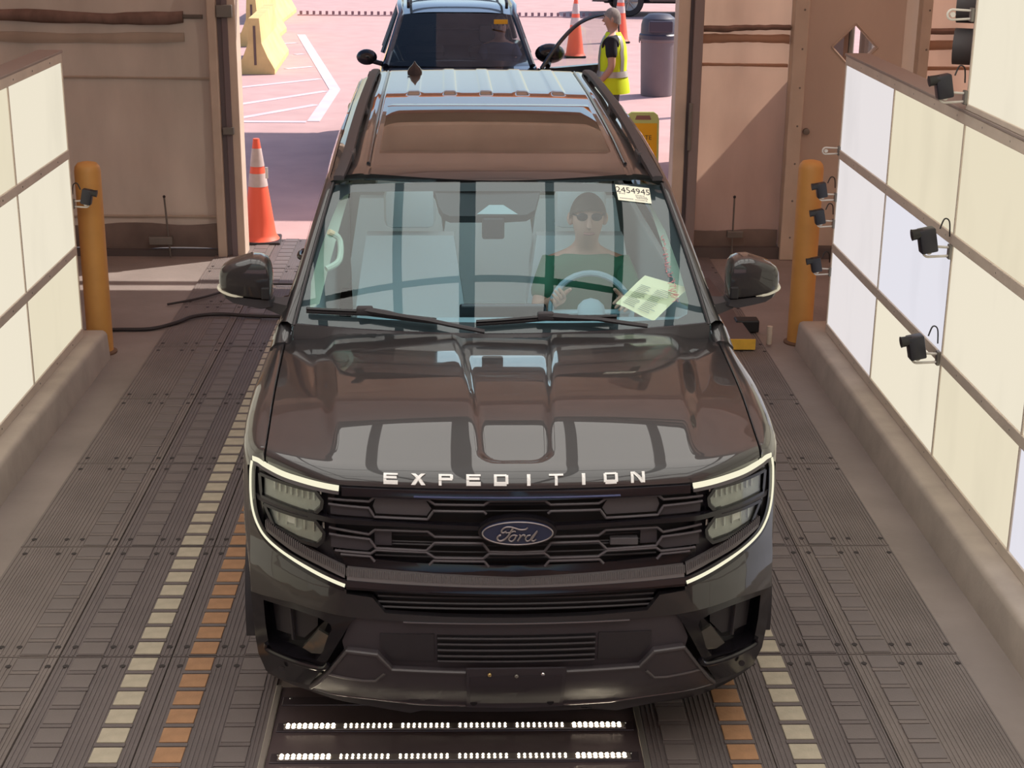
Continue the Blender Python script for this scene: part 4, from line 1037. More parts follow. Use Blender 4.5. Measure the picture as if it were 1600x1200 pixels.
# sale sticker on the windscreen
q = [WS(.694, .985, .004), WS(.897, .961, .004), WS(.881, .841, .004), WS(.689, .868, .004)]
o_ = Vector(q[3])
stk = thing('windshield_sticker', 'white numbered paper sticker at the upper right corner of the windshield', 'sticker', cw(o_), R(1.0))
ql = [Vector(p)-o_ for p in q]
def sq(u, v, off=0.):  # u right, v up on the sticker
    p = (ql[3].lerp(ql[2], u)).lerp(ql[0].lerp(ql[1], u), v); return p+Vector((0, -.67, .74))*off
m_paper = M('white paper', (240, 236, 218), .8)
MB().loft([[sq(u, v, -.0008) for u, v in ((0, 0), (1, 0), (1, 1), (0, 1))], [sq(u, v, .0004) for u, v in ((0, 0), (1, 0), (1, 1), (0, 1))]]).build('sheet', m_paper, stk)
def map_text(txt, size, u0, v0, name, mat, parent, fn, sx=1.0, off=.0012, space=1.0):
    me = text_mesh(txt, size, .0, space=space)
    for v in me.vertices:
        v.co = fn(u0+v.co.x*sx, v0+v.co.y, off)
    me.materials.append(mat); return link(name, me, parent)
m_ink = M('black ink', (40, 38, 42), .7)
map_text('2454945', .52, .5, .68, 'number', m_ink, stk, sq, .56)
b = MB(); r3 = random.Random(9)   # fine print, too small to read in the photograph: broken dashes
for v, u0, u1 in ((.40, .55, .82), (.30, .55, .85), (.22, .58, .86), (.12, .06, .44), (.10, .52, .88), (.42, .06, .24)):
    u = u0
    while u < u1:
        wd_ = r3.uniform(.015, .05); b._add([sq(u, v, .001), sq(u+wd_, v, .001), sq(u+wd_, v+.05, .001), sq(u, v+.05, .001)], [(0, 1, 2, 3)]); u += wd_+.018
b.build('fine_print', M('grey ink', (96, 92, 92), .7), stk, kind='stuff')
# reddish pen marks down the edge of the glass
pm = thing('pen_marks', 'scribbled pink pen writing down the right edge of the windshield', 'writing', cw(WS(.87, .4, .004)), R(1.0))
oo = Vector(WS(.87, .4, .004)); rnd = random.Random(4); b = MB()
uv0 = [(.883, .60), (.866, .422), (.858, .294), (.854, .17)]
for k in range(30):
    f = k/29; v = .60-.43*f; u = float(np.interp(-v, [-.6, -.42, -.29, -.17], [.883, .866, .858, .854])); a = .010+.018*f
    pts = [(u+rnd.uniform(-a, a), v+rnd.uniform(-.012, .012)) for _ in range(4)]
    b.tube([Vector(WS(*p, .004))-oo for p in pts], .0011, 4)
b.build('scribble', M('pink ink', (206, 132, 140), .7), pm, kind='stuff')
# sheet of paper on the dashboard
def inn(u, v, d): p = WS(u, v, -d); return Vector(p)
pc = [inn(.565, .215, .05), inn(.70, .345, .05), inn(.86, .335, .045), inn(.90, .235, .045), inn(.735, .085, .04)]
po = Vector(pc[4]); pap = thing('paper_sheet', 'cream window sheet lying on the dashboard in front of the driver', 'paper', cw(po), R(1.0))
def pq(u, v, off=0.): return (pc[0].lerp(pc[4], u)).lerp(pc[1].lerp(pc[3], u), v)-po+Vector((0, -.67, .74))*off
rows = [[pq(i/8, j/8, .004*math.sin(i*.8)) for i in range(9)] for j in range(9)]
MB().grid(rows).build('sheet', M('cream paper', (255, 232, 186), .8), pap, smooth=True)
MB().grid([[pq(i/4, 1+j/2*.35, -.004*j) for i in range(5)] for j in range(3)]).build('folded_flap', M('cream paper', (246, 244, 205)), pap)
b = MB()
for k in range(14):
    v = .12+.06*k
    for c0, c1 in ((.12, .45), (.5, .86)):
        c1 = c1-rnd.uniform(0, .15); b._add([pq(c0, v, .007), pq(c1, v, .007), pq(c1, v+.02, .007), pq(c0, v+.02, .007)], [(0, 1, 2, 3)])
b.build('print', M('grey print', (150, 150, 130), .8), pap, kind='stuff')

# ---- people
m_skin = M('skin', (206, 158, 136), .55)
def blob(name, verts, edges, radii, mat, parent, root=0, sub=2):
    me = skin(verts, edges, radii, root, sub); me.materials.clear(); me.materials.append(mat)
    return link(name, me, parent)
def hand(parent, wrist, d, side, mat=None, curl=.5):
    """palm and five bent fingers; d = direction of the forearm, side = direction to the thumb"""
    mat = mat or m_skin
    d = Vector(d).normalized(); sd = Vector(side); sd = (sd-d*sd.dot(d)).normalized(); nn = d.cross(sd)
    w0 = Vector(wrist); vs_, ed, rd = [w0-d*.01, w0+d*.045, w0+d*.085], [(0, 1), (1, 2)], [(.028, .02), (.038, .018), (.036, .016)]
    for k, (off, ln) in enumerate(((.030, .075), (.010, .085), (-.010, .078), (-.030, .06))):
        base = w0+d*.085+sd*off; i = len(vs_); a = curl
        p1 = base+d*ln*.45*math.cos(a*.4)+nn*ln*.45*math.sin(a*.4); p2 = p1+(d*math.cos(a)+nn*math.sin(a))*ln*.35; p3 = p2+(d*math.cos(a*1.6)+nn*math.sin(a*1.6))*ln*.3
        vs_ += [base, p1, p2, p3]; ed += [(2, i), (i, i+1), (i+1, i+2), (i+2, i+3)]; rd += [.010, .009, .0085, .007]
    i = len(vs_); t0 = w0+d*.03+sd*.04; vs_ += [t0, t0+(d*.7+sd*.7)*.035, t0+(d*.9+sd*.6)*.062]; ed += [(1, i), (i, i+1), (i+1, i+2)]; rd += [.012, .010, .008]
    return blob('hand', [tuple(v) for v in vs_], ed, rd, mat, parent, 0, 1)
def head_parts(parent, c, fdir, hair, glasses=False, r=.1):
    """face features round a head centred at c looking along fdir (unit xy)"""
    f = Vector((fdir[0], fdir[1], 0)).normalized(); sd = Vector((0, 0, 1)).cross(f).normalized(); c = Vector(c); u = Vector((0, 0, 1))
    def at(a, s_, h): return c+f*(a-.014)+sd*s_+u*h
    MB().tube([at(.085, 0, .03), at(.100, 0, .0), at(.112, 0, -.022), at(.092, 0, -.032)], [.008, .012, .016, .010], 8).build('nose', m_skin, parent, smooth=True)
    for s_ in (-1, 1):
        MB().ball(at(-.005, s_*.083, -.005), .03, 10, 8, (.6, .6, 1.1)).build('ear', m_skin, parent, smooth=True)
        if not glasses:
            MB().ball(at(.088, s_*.033, .025), .010, 8, 6).build('eye', M('eye', (60, 46, 40), .3), parent, smooth=True)
            MB().tube([at(.094, s_*.015, .045), at(.092, s_*.048, .045)], .005, 6).build('eyebrow', hair, parent)
    if glasses:
        g_ = MB()
        for s_ in (-1, 1): g_.ball(at(.094, s_*.034, .022), .028, 10, 6, (1, .35, .7)); g_.tube([at(.09, s_*.06, .028), at(-.01, s_*.088, .02)], .004, 5)
        g_.build('glasses', m_dark, parent, smooth=True)
    MB().tube([at(.090, -.025, -.06), at(.097, 0, -.062), at(.090, .025, -.06)], .006, 6).build('mouth', M('lips', (176, 112, 104), .5), parent, smooth=True)
    # hair cap
    rows = []
    for i in range(9):
        a = math.pi/2*i/8; row = []
        for k in range(20):
            t = 2*math.pi*k/20; dirv = f*math.cos(t)+sd*math.sin(t)
            drop = .035+.075*max(0, -math.cos(t))-.02*max(0, math.cos(t))
            hz = math.cos(a)*(.125)+(.0 if i < 8 else 0); rr = math.sin(a)
            lim = .058*max(0, math.cos(t))**.5-.055*max(0, -math.cos(t))-.012*abs(math.sin(t)); h = max(hz, lim) if i < 8 else lim
            row.append(c+dirv*((.098 if abs(math.sin(t)) < .7 else .092)*rr)+u*(h*1.0-.0)+f*(-.006))
        rows.append(row)
    MB().grid(rows, close=True).build('hair', hair, parent, smooth=True)
hair_grey = M('short grey hair', (150, 140, 132), .8, var=.2, vscale=60, bump=.6, bscale=200)

# worker in a hi-vis vest beside the car behind
wk = thing('person', 'worker in a yellow hi-vis vest standing beside the open car door outside', 'person', (1.60, 17.6, 0), R(-105))
J = {'pel': (0, 0, .95), 'wai': (0, 0, 1.10), 'che': (0, 0, 1.28), 'upc': (0, .01, 1.42), 'nek': (0, .005, 1.51), 'hd0': (0, -.015, 1.585), 'hd1': (0, -.02, 1.66), 'hd2': (0, -.015, 1.715),
     'shl': (.17, .01, 1.42), 'ell': (.235, .04, 1.14), 'wrl': (.20, -.13, .93), 'shr': (-.17, .01, 1.42), 'elr': (-.235, .04, 1.14), 'wrr': (-.19, -.15, .95),
     'hil': (.09, 0, .88), 'knl': (.10, -.02, .48), 'anl': (.10, .02, .09), 'tol': (.11, -.13, .045), 'hir': (-.09, 0, .88), 'knr': (-.10, -.01, .48), 'anr': (-.11, .04, .09), 'tor': (-.12, -.10, .045)}
RD = {'pel': (.15, .11), 'wai': (.145, .115), 'che': (.165, .12), 'upc': (.13, .09), 'nek': .046, 'hd0': (.068, .084), 'hd1': (.092, .104), 'hd2': (.070, .082), 'shl': .062, 'ell': .044, 'wrl': .030, 'shr': .062, 'elr': .044, 'wrr': .030,
      'hil': .088, 'knl': .06, 'anl': .042, 'tol': .04, 'hir': .088, 'knr': .06, 'anr': .042, 'tor': .04}
ED = [('pel', 'wai'), ('wai', 'che'), ('che', 'upc'), ('upc', 'nek'), ('nek', 'hd0'), ('hd0', 'hd1'), ('hd1', 'hd2'), ('upc', 'shl'), ('shl', 'ell'), ('ell', 'wrl'), ('upc', 'shr'), ('shr', 'elr'), ('elr', 'wrr'),
      ('pel', 'hil'), ('hil', 'knl'), ('knl', 'anl'), ('anl', 'tol'), ('pel', 'hir'), ('hir', 'knr'), ('knr', 'anr'), ('anr', 'tor')]
def figure(name, J, RD, ED, keys, mat, parent, grow=0., sub=2):
    ks = [k for k in J if k in keys]; ix = {k: i for i, k in enumerate(ks)}
    def gr_(r): return (r[0]+grow, r[1]+grow) if isinstance(r, tuple) else r+grow
    return blob(name, [J[k] for k in ks], [(ix[a], ix[c]) for a, c in ED if a in ix and c in ix], [gr_(RD[k]) for k in ks], mat, parent, 0, sub)
figure('body', J, RD, ED, set(J), m_skin, wk)
tor = {'pel', 'wai', 'che', 'upc'}
RT = dict(RD); RT['pel'] = (.115, .085); RT['hil'] = RT['hir'] = .080
figure('trousers', J, RT, ED, {'pel', 'hil', 'knl', 'anl', 'hir', 'knr', 'anr'}, M('grey trousers', (120, 122, 130), .8), wk, .014)
Js = dict(J); mid = lambda a, c, t: tuple(Vector(a).lerp(Vector(c), t))
Js['ell'] = mid(J['shl'], J['ell'], .72); Js['elr'] = mid(J['shr'], J['elr'], .72); RS = dict(RD); RS['ell'] = .056; RS['elr'] = .056
Js['nek'] = (0, .005, 1.485); RS['nek'] = .062
figure('tshirt', Js, RS, ED, tor | {'nek'} | {'shl', 'ell', 'shr', 'elr'}, M('black t-shirt', (34, 32, 38), .85), wk, .012)
m_vest = M('hi-vis yellow', (226, 244, 28), .7)
def vest_ring(z, a, c, n=28): return [(a*math.cos(t), .005+c*math.sin(t), z) for t in np.linspace(0, 2*math.pi, n+1)[:-1]]
vr = [(.84, .235, .205), (.95, .222, .19), (1.08, .195, .158), (1.22, .205, .162), (1.34, .200, .150), (1.42, .165, .125), (1.475, .115, .095), (1.505, .078, .078)]
vest = MB().loft([vest_ring(*r_) for r_ in vr], caps=False).build('vest', m_vest, wk, smooth=True)
m_refl = M('silver reflective tape', (190, 184, 178), .35, .3)
MB().loft([vest_ring(1.02, .214, .183), vest_ring(1.085, .201, .164)], caps=False).build('reflective_band', m_refl, vest, smooth=True)
for s_ in (-1, 1):
    for ysg in (-1, 1):
        rows = []
        for z in np.linspace(1.08, 1.47, 12):
            z = float(z); a = itp([(r_[0], r_[1]) for r_ in vr], z)+.004; c = itp([(r_[0], r_[2]) for r_ in vr], z)+.004; row = []
            for k in range(3):
                x = s_*(itp([(1.08, .115), (1.3, .125), (1.47, .07)], z)+(k-1)*.025); x = max(-a*.98, min(a*.98, x)); row.append((x, .005+ysg*c*math.sqrt(max(0, 1-(x/a)**2)), z))
            rows.append(row)
        MB().grid(rows).build('reflective_band', m_refl, vest, smooth=True)
head_parts(wk, (0, -.018, 1.645), (0, -1), hair_grey)
hand(wk, J['wrl'], (-.1, -.5, -.55), (0, -1, .3)); hand(wk, J['wrr'], (.1, -.5, -.55), (0, -1, .3))
for k in ('l', 'r'):
    a, t = Vector(J['an'+k]), Vector(J['to'+k])
    MB().loft([[(a.x+wd_*math.cos(q_), a.y+.06+(t.y-a.y-.12)*f_+.03*math.sin(q_)*0, .0+h_*max(0, math.sin(q_))) for q_ in np.linspace(0, 2*math.pi, 15)[:-1]] for f_, wd_, h_ in ((0, .03, .10), (.2, .045, .12), (.5, .048, .10), (.8, .05, .07), (1, .03, .04))]).build('shoe', m_black, wk, smooth=True)

# driver of the black SUV
dv = thing('person', 'driver in a green shirt and dark glasses at the wheel of the black car', 'person', cw((.45, 2.42, .72)), R(1.0))
JD = {'pel': (0, .05, .16), 'wai': (0, .07, .30), 'che': (0, .06, .46), 'upc': (0, .05, .60), 'nek': (0, .03, .70), 'hd0': (0, -.01, .78), 'hd1': (0, -.02, .86), 'hd2': (0, -.015, .92),
      'shl': (.17, .04, .60), 'ell': (.24, -.10, .40), 'wrl': (.16, -.33, .52), 'shr': (-.17, .04, .60), 'elr': (-.24, -.10, .40), 'wrr': (-.17, -.33, .52),
      'hil': (.09, .0, .14), 'knl': (.12, -.42, .20), 'anl': (.12, -.52, -.10), 'hir': (-.09, 0, .14), 'knr': (-.12, -.42, .20), 'anr': (-.12, -.52, -.10)}
EDD = [e for e in ED if 'tol' not in e and 'tor' not in e]
figure('body', JD, RD, EDD, set(JD), m_skin, dv)
JDs = dict(JD); JDs['ell'] = mid(JD['shl'], JD['ell'], .8); JDs['elr'] = mid(JD['shr'], JD['elr'], .8)
JDs['nek'] = (0, .035, .675)
figure('shirt', JDs, RS, EDD, tor | {'nek', 'shl', 'ell', 'shr', 'elr'}, M('green shirt', (62, 120, 92), .85), dv, .014)
figure('trousers', JD, RD, EDD, {'pel', 'hil', 'knl', 'anl', 'hir', 'knr', 'anr'}, M('navy trousers', (40, 44, 60), .8), dv, .012)
head_parts(dv, (0, -.02, .85), (0, -1), M('dark brown hair', (90, 74, 62), .8), True)
hand(dv, JD['wrl'], (-.1, -.8, .2), (-.6, 0, .6), curl=.9); hand(dv, JD['wrr'], (.1, -.8, .2), (.6, 0, .6), curl=.9)

# ================================================================== INSPECTION CAMERAS
m_cam = M('camera housing', (38, 38, 46), .4); m_brk = M('white bracket', (214, 208, 198), .5)
def icam(label, loc, s=-1, body=True, flip=0., sc=1.0):
    """bracket reaches from the wall edge (local x=0) to -x*s side"""
    t = thing('inspection_camera' if body else 'camera_bracket', label, 'camera' if body else 'bracket', loc, 0, 'cameras on the light walls')
    L, r = .105*sc, .022*sc
    # slotted plate: a long loop with a bolt in the rounded end
    lp = [(0, 0, r*.8)]+[(s*(L-r)+s*r*math.cos(a), 0, r*math.sin(a)) for a in np.linspace(math.pi/2, -math.pi/2, 9)]+[(0, 0, -r*.8)]
    MB().tube(lp, .0055*sc, 6).build('bracket', m_brk, t, smooth=True)
    MB().lathe([(.012*sc, -.012), (.012*sc, .004), (.006*sc, .006)], (s*(L-r), 0, 0), 10, 'y').build('bolt', m_brk, t)
    MB().bbox((-.004, -.02, -.03*sc), (.012, .02, .03*sc), .003).build('clamp', m_steel, t)
    if body:
        b = MB(); b.xf = Matrix.Translation((s*(L-r)+s*.008, .01, .045*sc)) @ Matrix.Rotation(R(12)*s+flip, 4, 'Y')
        b.bbox((-.034*sc, -.028*sc, -.05*sc), (.034*sc, .03*sc, .05*sc), .008); b.build('housing', m_cam, t, smooth=True)
        b = MB(); b.xf = Matrix.Translation((s*(L+.01), .0, .075*sc)) @ Matrix.Rotation(R(10)*s, 4, 'Y')
        b.lathe([(.02*sc, 0), (.022*sc, s*.04*sc), (.024*sc, s*.045*sc), (.016*sc, s*.046*sc)], (0, 0, 0), 14, 'x'); b.build('lens', m_black, t, smooth=True)
        MB().tube(smoothpts([(s*.05, .02, .09*sc), (s*.03, .025, .13*sc), (s*.005, .02, .12*sc), (.0, .01, .06*sc)], 5), .004, 6).build('cable', m_black, t, smooth=True)
    return t
icam('camera on the right light wall at the upper rail, aimed across the lane', (2.43, 7.62, 1.36), -1, sc=1.25)
icam('camera on the right light wall at the lower rail, lowest of its stile', (2.43, 7.64, .79), -1, sc=1.25)
icam('camera at the top of the right light wall under the tall upper panels', (2.43, 7.62, 2.135), -1, sc=1.15)
icam('empty white bracket beside the traffic signal on the tall upper panel edge', (2.43, 7.64, 2.53), -1, body=False, sc=1.1)
icam('empty white bracket on the far edge of the right light wall above the bollard', (2.44, 10.17, 1.44), -1, body=False)
icam('topmost camera in front of the yellow bollard beside the right light wall', (2.44, 10.17, 1.13), -1)
icam('middle camera in front of the yellow bollard beside the right light wall', (2.44, 10.17, .95), -1)
icam('lowest camera in front of the yellow bollard beside the right light wall', (2.44, 10.17, .62), -1)
icam('small camera in front of the yellow bollard at the left light wall', (-2.575, 10.03, 1.09), 1)

# ---- traffic signal behind the upper panels
ts = thing('traffic_signal', 'dark traffic signal with round hoods behind the tall upper panel', 'traffic light', (2.66, 8.0, 2.077), R(-22))
MB().bbox((-.06, -.08, .15), (.1, .1, .80), .02).build('housing', M('signal housing', (74, 72, 74), .6), ts)
for z in (.26, .47, .68):
    MB().lathe([(.075, 0), (.092, -.03), (.092, -.12), (.086, -.12), (.07, -.02), (.0, -.015)], (-.06, 0, z), 20, 'x').build('hood', M('signal housing', (74, 72, 74)), ts, smooth=True)
MB().cyl((.02, 0, 0), (.02, 0, .16), .025, 10).build('stem', m_steel, ts)

# ---- bollards
m_boll = M('amber bollard cover', (208, 152, 82), .55, var=.08, vscale=5)
def bollard(label, x, y, h):
    t = thing('bollard', label, 'bollard', (x, y, 0), 0, 'yellow bollards')
    MB().lathe([(.086, 0), (.086, h-.06), (.080, h-.03), (.062, h-.008), (.03, h), (0, h+.002)], (0, 0, 0), 28).build('sleeve', m_boll, t, smooth=True)
    MB().lathe([(.11, 0), (.11, .012), (.09, .02)], (0, 0, 0), 24).build('base_ring', M('rusty collar', (110, 84, 66), .8), t)
bollard('amber yellow bollard at the end of the left kerb', -2.53, 10.29, 1.32)
bollard('amber yellow bollard behind the right light wall with three cameras before it', 2.355, 10.56, 1.31)

# ---- traffic cones
m_cone = M('orange cone plastic', (255, 108, 80), .5); m_refc = M('cone reflective collar', (206, 190, 186), .5, var=.12, vscale=10)
def cone(label, x, y, h, collars=2):
    t = thing('traffic_cone', label, 'traffic cone', (x, y, 0), R(4), 'orange traffic cones')
    r0, r1 = .155*h/.93, .028*h/.93
    rad = lambda z: r0+(r1-r0)*z/h
    MB().bbox((-.185, -.185, 0), (.185, .185, .035), .012).build('base', M('black cone base', (44, 40, 42), .7), t)
    MB().lathe([(r0+.02, .034), (r0, .06)]+[(rad(z), z) for z in np.linspace(.08, h, 8)]+[(.0, h+.002)], (0, 0, 0), 24).build('cone_body', m_cone, t, smooth=True)
    for a, c in ((.55, .675), (.74, .91))[:collars]:
        a, c = a*h, c*h; MB().lathe([(rad(a)+.003, a), (rad(c)+.003, c)], (0, 0, 0), 24, caps=False).build('collar', m_refc, t, smooth=True)
    return t
cn = cone('tall orange cone with two pale collars at the left door post', -1.87, 13.68, .93)
MB().bbox((.075, -.14, .60), (.10, -.13, .70), .003).build('tag', m_white, cn)
cone('orange cone behind the open car door', 1.93, 28.8, 1.05)
cone('orange cone behind the worker in the hi-vis vest', 3.0, 31.5, 1.05)

# ---- hose on the floor
MB().tube(smoothpts([(-2.75, 10.75, .016), (-2.55, 10.80, .016), (-2.3, 10.82, .016), (-2.14, 10.92, .03), (-2.03, 11.08, .036), (-1.85, 11.15, .036), (-1.6, 11.10, .036), (-1.3, 11.08, .036), (-.6, 11.06, .036)], 6), .014, 8).build('floor_hose', M('black hose', (44, 38, 40), .6), smooth=True, label='black hose lying across the floor from the left bollard towards the car', cat='hose')
MB().tube(smoothpts([(-2.3, 11.5, .014), (-2.08, 11.6, .034), (-1.75, 12.0, .034), (-1.4, 12.05, .034), (-.9, 12.0, .034)], 6), .009, 8).build('floor_cable', M('black hose', (44, 38, 40)), smooth=True, label='thin dark cable crossing the mats behind the left door mirror', cat='cable')

# ---- ramp plate on the right
rp_ = thing('ramp_plate', 'low brown ramp plate with a yellow nose behind the right door mirror', 'ramp', (1.66, 10.62, 0.02))
b = MB(); b.loft([[(-.35, -.30, 0), (.33, -.30, 0), (.33, -.30, .075), (-.35, -.30, .075)], [(-.35, 1.4, 0), (.26, 1.4, 0), (.26, 1.4, .085), (-.35, 1.4, .085)]]); b.build('deck', M('brown plate', (92, 78, 74), .6, var=.1, vscale=6), rp_)
MB().box((.10, -.318, .005), (.335, -.302, .078)).build('yellow_nose', M('yellow paint', (222, 172, 60), .6, var=.12, vscale=20), rp_)
MB().bbox((.27, .12, 0), (.44, .24, .09), .01).build('side_block', m_black, rp_)
MB().cyl((.46, -.16, 0), (.46, -.16, .13), .02, 10).build('stub', m_post, rp_)

# ================================================================== OUTSIDE
# painted hatch
hm = thing('hatch_marking', 'faded white hatched lines painted on the pavement left of the lane', 'road marking', (-2.5, 24, -.002))
m_line = M('faded white paint', (212, 194, 200), .8, var=.08, vscale=3)
def stripe(p, q_, wd_):
    p = Vector((*p, 0)); q_ = Vector((*q_, 0)); d = (q_-p).normalized(); nn = Vector((-d.y, d.x, 0))*wd_/2; o = Vector((-2.5, 24, 0))
    z = Vector((0, 0, .004))
    MB().loft([[p+nn-o, p-nn-o, q_-nn-o, q_+nn-o], [p+nn-o+z, p-nn-o+z, q_-nn-o+z, q_+nn-o+z]]).build('stripe', m_line, hm)
stripe((-2.08, 20.85), (-2.06, 24.1), .17)
stripe((-2.06, 24.1), (-3.45, 32.6), .17)
stripe((-4.4, 20.78), (-2.17, 20.8), .15)
stripe((-4.2, 19.5), (-2.19, 22.43), .13)
stripe((-4.4, 20.9), (-2.18, 23.9), .13)
stripe((-4.0, 23.8), (-2.40, 25.38), .13)
stripe((-3.1, 26.70), (-2.69, 27.05), .13); stripe((-3.6, 28.95) if False else (-3.18, 28.88), (-3.03, 29.0), .13); stripe((-3.75, 30.67), (-3.37, 30.95), .13)
# spike strip
sp = thing('spike_strip', 'row of small upright teeth across the far pavement', 'spike strip', (-.5, 37.2, 0))
MB().bbox((-3.5, -.06, -.004), (3.75, .06, .02), .006).build('base_bar', M('dusty bar', (196, 160, 160), .8), sp)
b = MB()
for k in range(48): b.bbox((-3.45+k*.15, -.02, .02), (-3.39+k*.15, .02, .10), .005)
b.build('tooth_row', M('dusty tooth', (140, 112, 120), .8), sp, kind='stuff')
# jersey barriers
m_jer = M('weathered yellow barrier paint', (218, 190, 130), .85, var=.16, vscale=2.5, bump=.2, bscale=20)
def barrier(label, x, y0, L, ang):
    t = thing('jersey_barrier', label, 'barrier', (x, y0, 0), R(ang), 'yellow concrete barriers')
    pr = [(-.31, 0), (-.31, .08), (-.20, .28), (-.11, .50), (-.085, .90), (.085, .90), (.11, .50), (.20, .28), (.31, .08), (.31, 0)]
    MB().loft([[(x_, y_, z_) for x_, z_ in pr] for y_ in (0, L*.5, L)]).build('block', m_jer, t)
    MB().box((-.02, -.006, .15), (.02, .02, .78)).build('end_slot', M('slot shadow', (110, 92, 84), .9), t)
    MB().box((-.22, L*.3, -.001), (-.20, L*.4, .06)).build('lifting_notch', m_dark, t)
barrier('yellow concrete barrier nearest to the lane, end facing', -3.5, 25.9, 3.0, 2)
barrier('second yellow concrete barrier in the row, behind the nearest one', -4.12, 30.2, 3.0, 0)
barrier('farthest yellow concrete barrier in the row', -4.42, 35.0, 3.0, 0)
# waste bin
bn = thing('waste_bin', 'grey round waste bin with a domed lid beyond the right door post', 'trash can', (2.84, 23.7, 0))
m_bin = M('grey bin plastic', (118, 108, 110), .6, var=.05, vscale=4); m_lid = M('dark bin lid', (66, 66, 80), .45)
MB().lathe([(.235, 0), (.24, .03), (.265, .80), (.285, .82), (.285, .86), (.25, .86)], (0, 0, 0), 30).build('barrel', m_bin, bn, smooth=True, angle=30)
MB().lathe([(.29, .845), (.29, .90), (.27, .92), (.265, 1.05), (.24, 1.14), (.16, 1.20), (0, 1.215)], (0, 0, 0), 30).build('lid', m_lid, bn, smooth=True, angle=35)
MB().bbox((-.18, -.285, .95), (.18, -.24, 1.12), .02).build('flap', M('bin flap', (66, 62, 76), .4), bn)
for s in (-1, 1): MB().bbox((s*.27-.02, -.06, .78), (s*.30+.02, .06, .86), .01).build('handle', m_bin, bn)
# folding sign
sg = thing('floor_sign', 'yellow floor sign with black lettering in a pale green frame outside the right door post', 'sign', (1.72, 15.4, 0), R(2))
m_sy = M('yellow sign board', (240, 182, 24), .6); m_sg = M('pale green sign frame', (198, 214, 132), .6)
for side in (-1, 1):
    def sp_(x, z, o=0.): return (x, side*(.14-.13*z/.95)+side*o, z)
    outl = [(-.16, 0), (.16, 0), (.16, .86), (.145, .91), (.11, .935), (-.11, .935), (-.145, .91), (-.16, .86)]
    MB().loft([[sp_(x, z, 0) for x, z in outl], [sp_(x, z, .012) for x, z in outl]]).build('frame', m_sg, sg)
    inn_ = [(-.14, .10), (.14, .10), (.14, .83), (-.14, .83)]
    MB().loft([[sp_(x, z, .0122) for x, z in inn_], [sp_(x, z, .016) for x, z in inn_]]).build('board', m_sy, sg)
    MB().loft([[sp_(x, z, .0165) for x, z in ((-.08, .865), (.08, .865), (.065, .905), (-.065, .905))], [sp_(x, z, .012) for x, z in ((-.08, .865), (.08, .865), (.065, .905), (-.065, .905))]]).build('hand_slot', M('slot dark', (150, 110, 100), .8), sg)
def sgf(u, v, off): return Vector((u, -(.14-.13*v/.95)-.0165-off, v))
map_text('STATE', .062, 0, .69, 'lettering', m_ink, sg, sgf, 1.0)
map_text('LAW', .062, 0, .61, 'lettering', m_ink, sg, sgf, 1.0)
fr = [(-.10, .53), (.10, .53), (.10, .18), (-.10, .18), (-.10, .53)]
MB().tube([sgf(u, v, .002) for u, v in fr], .006, 6).build('inset_border', M('inset border', (190, 96, 40), .6), sg)
MB()._add([sgf(u, v, .0005) for u, v in ((-.09, .19), (.09, .19), (.09, .52), (-.09, .52))], [(0, 1, 2, 3)]).build('inset', M('inset pale', (238, 196, 120), .6), sg)

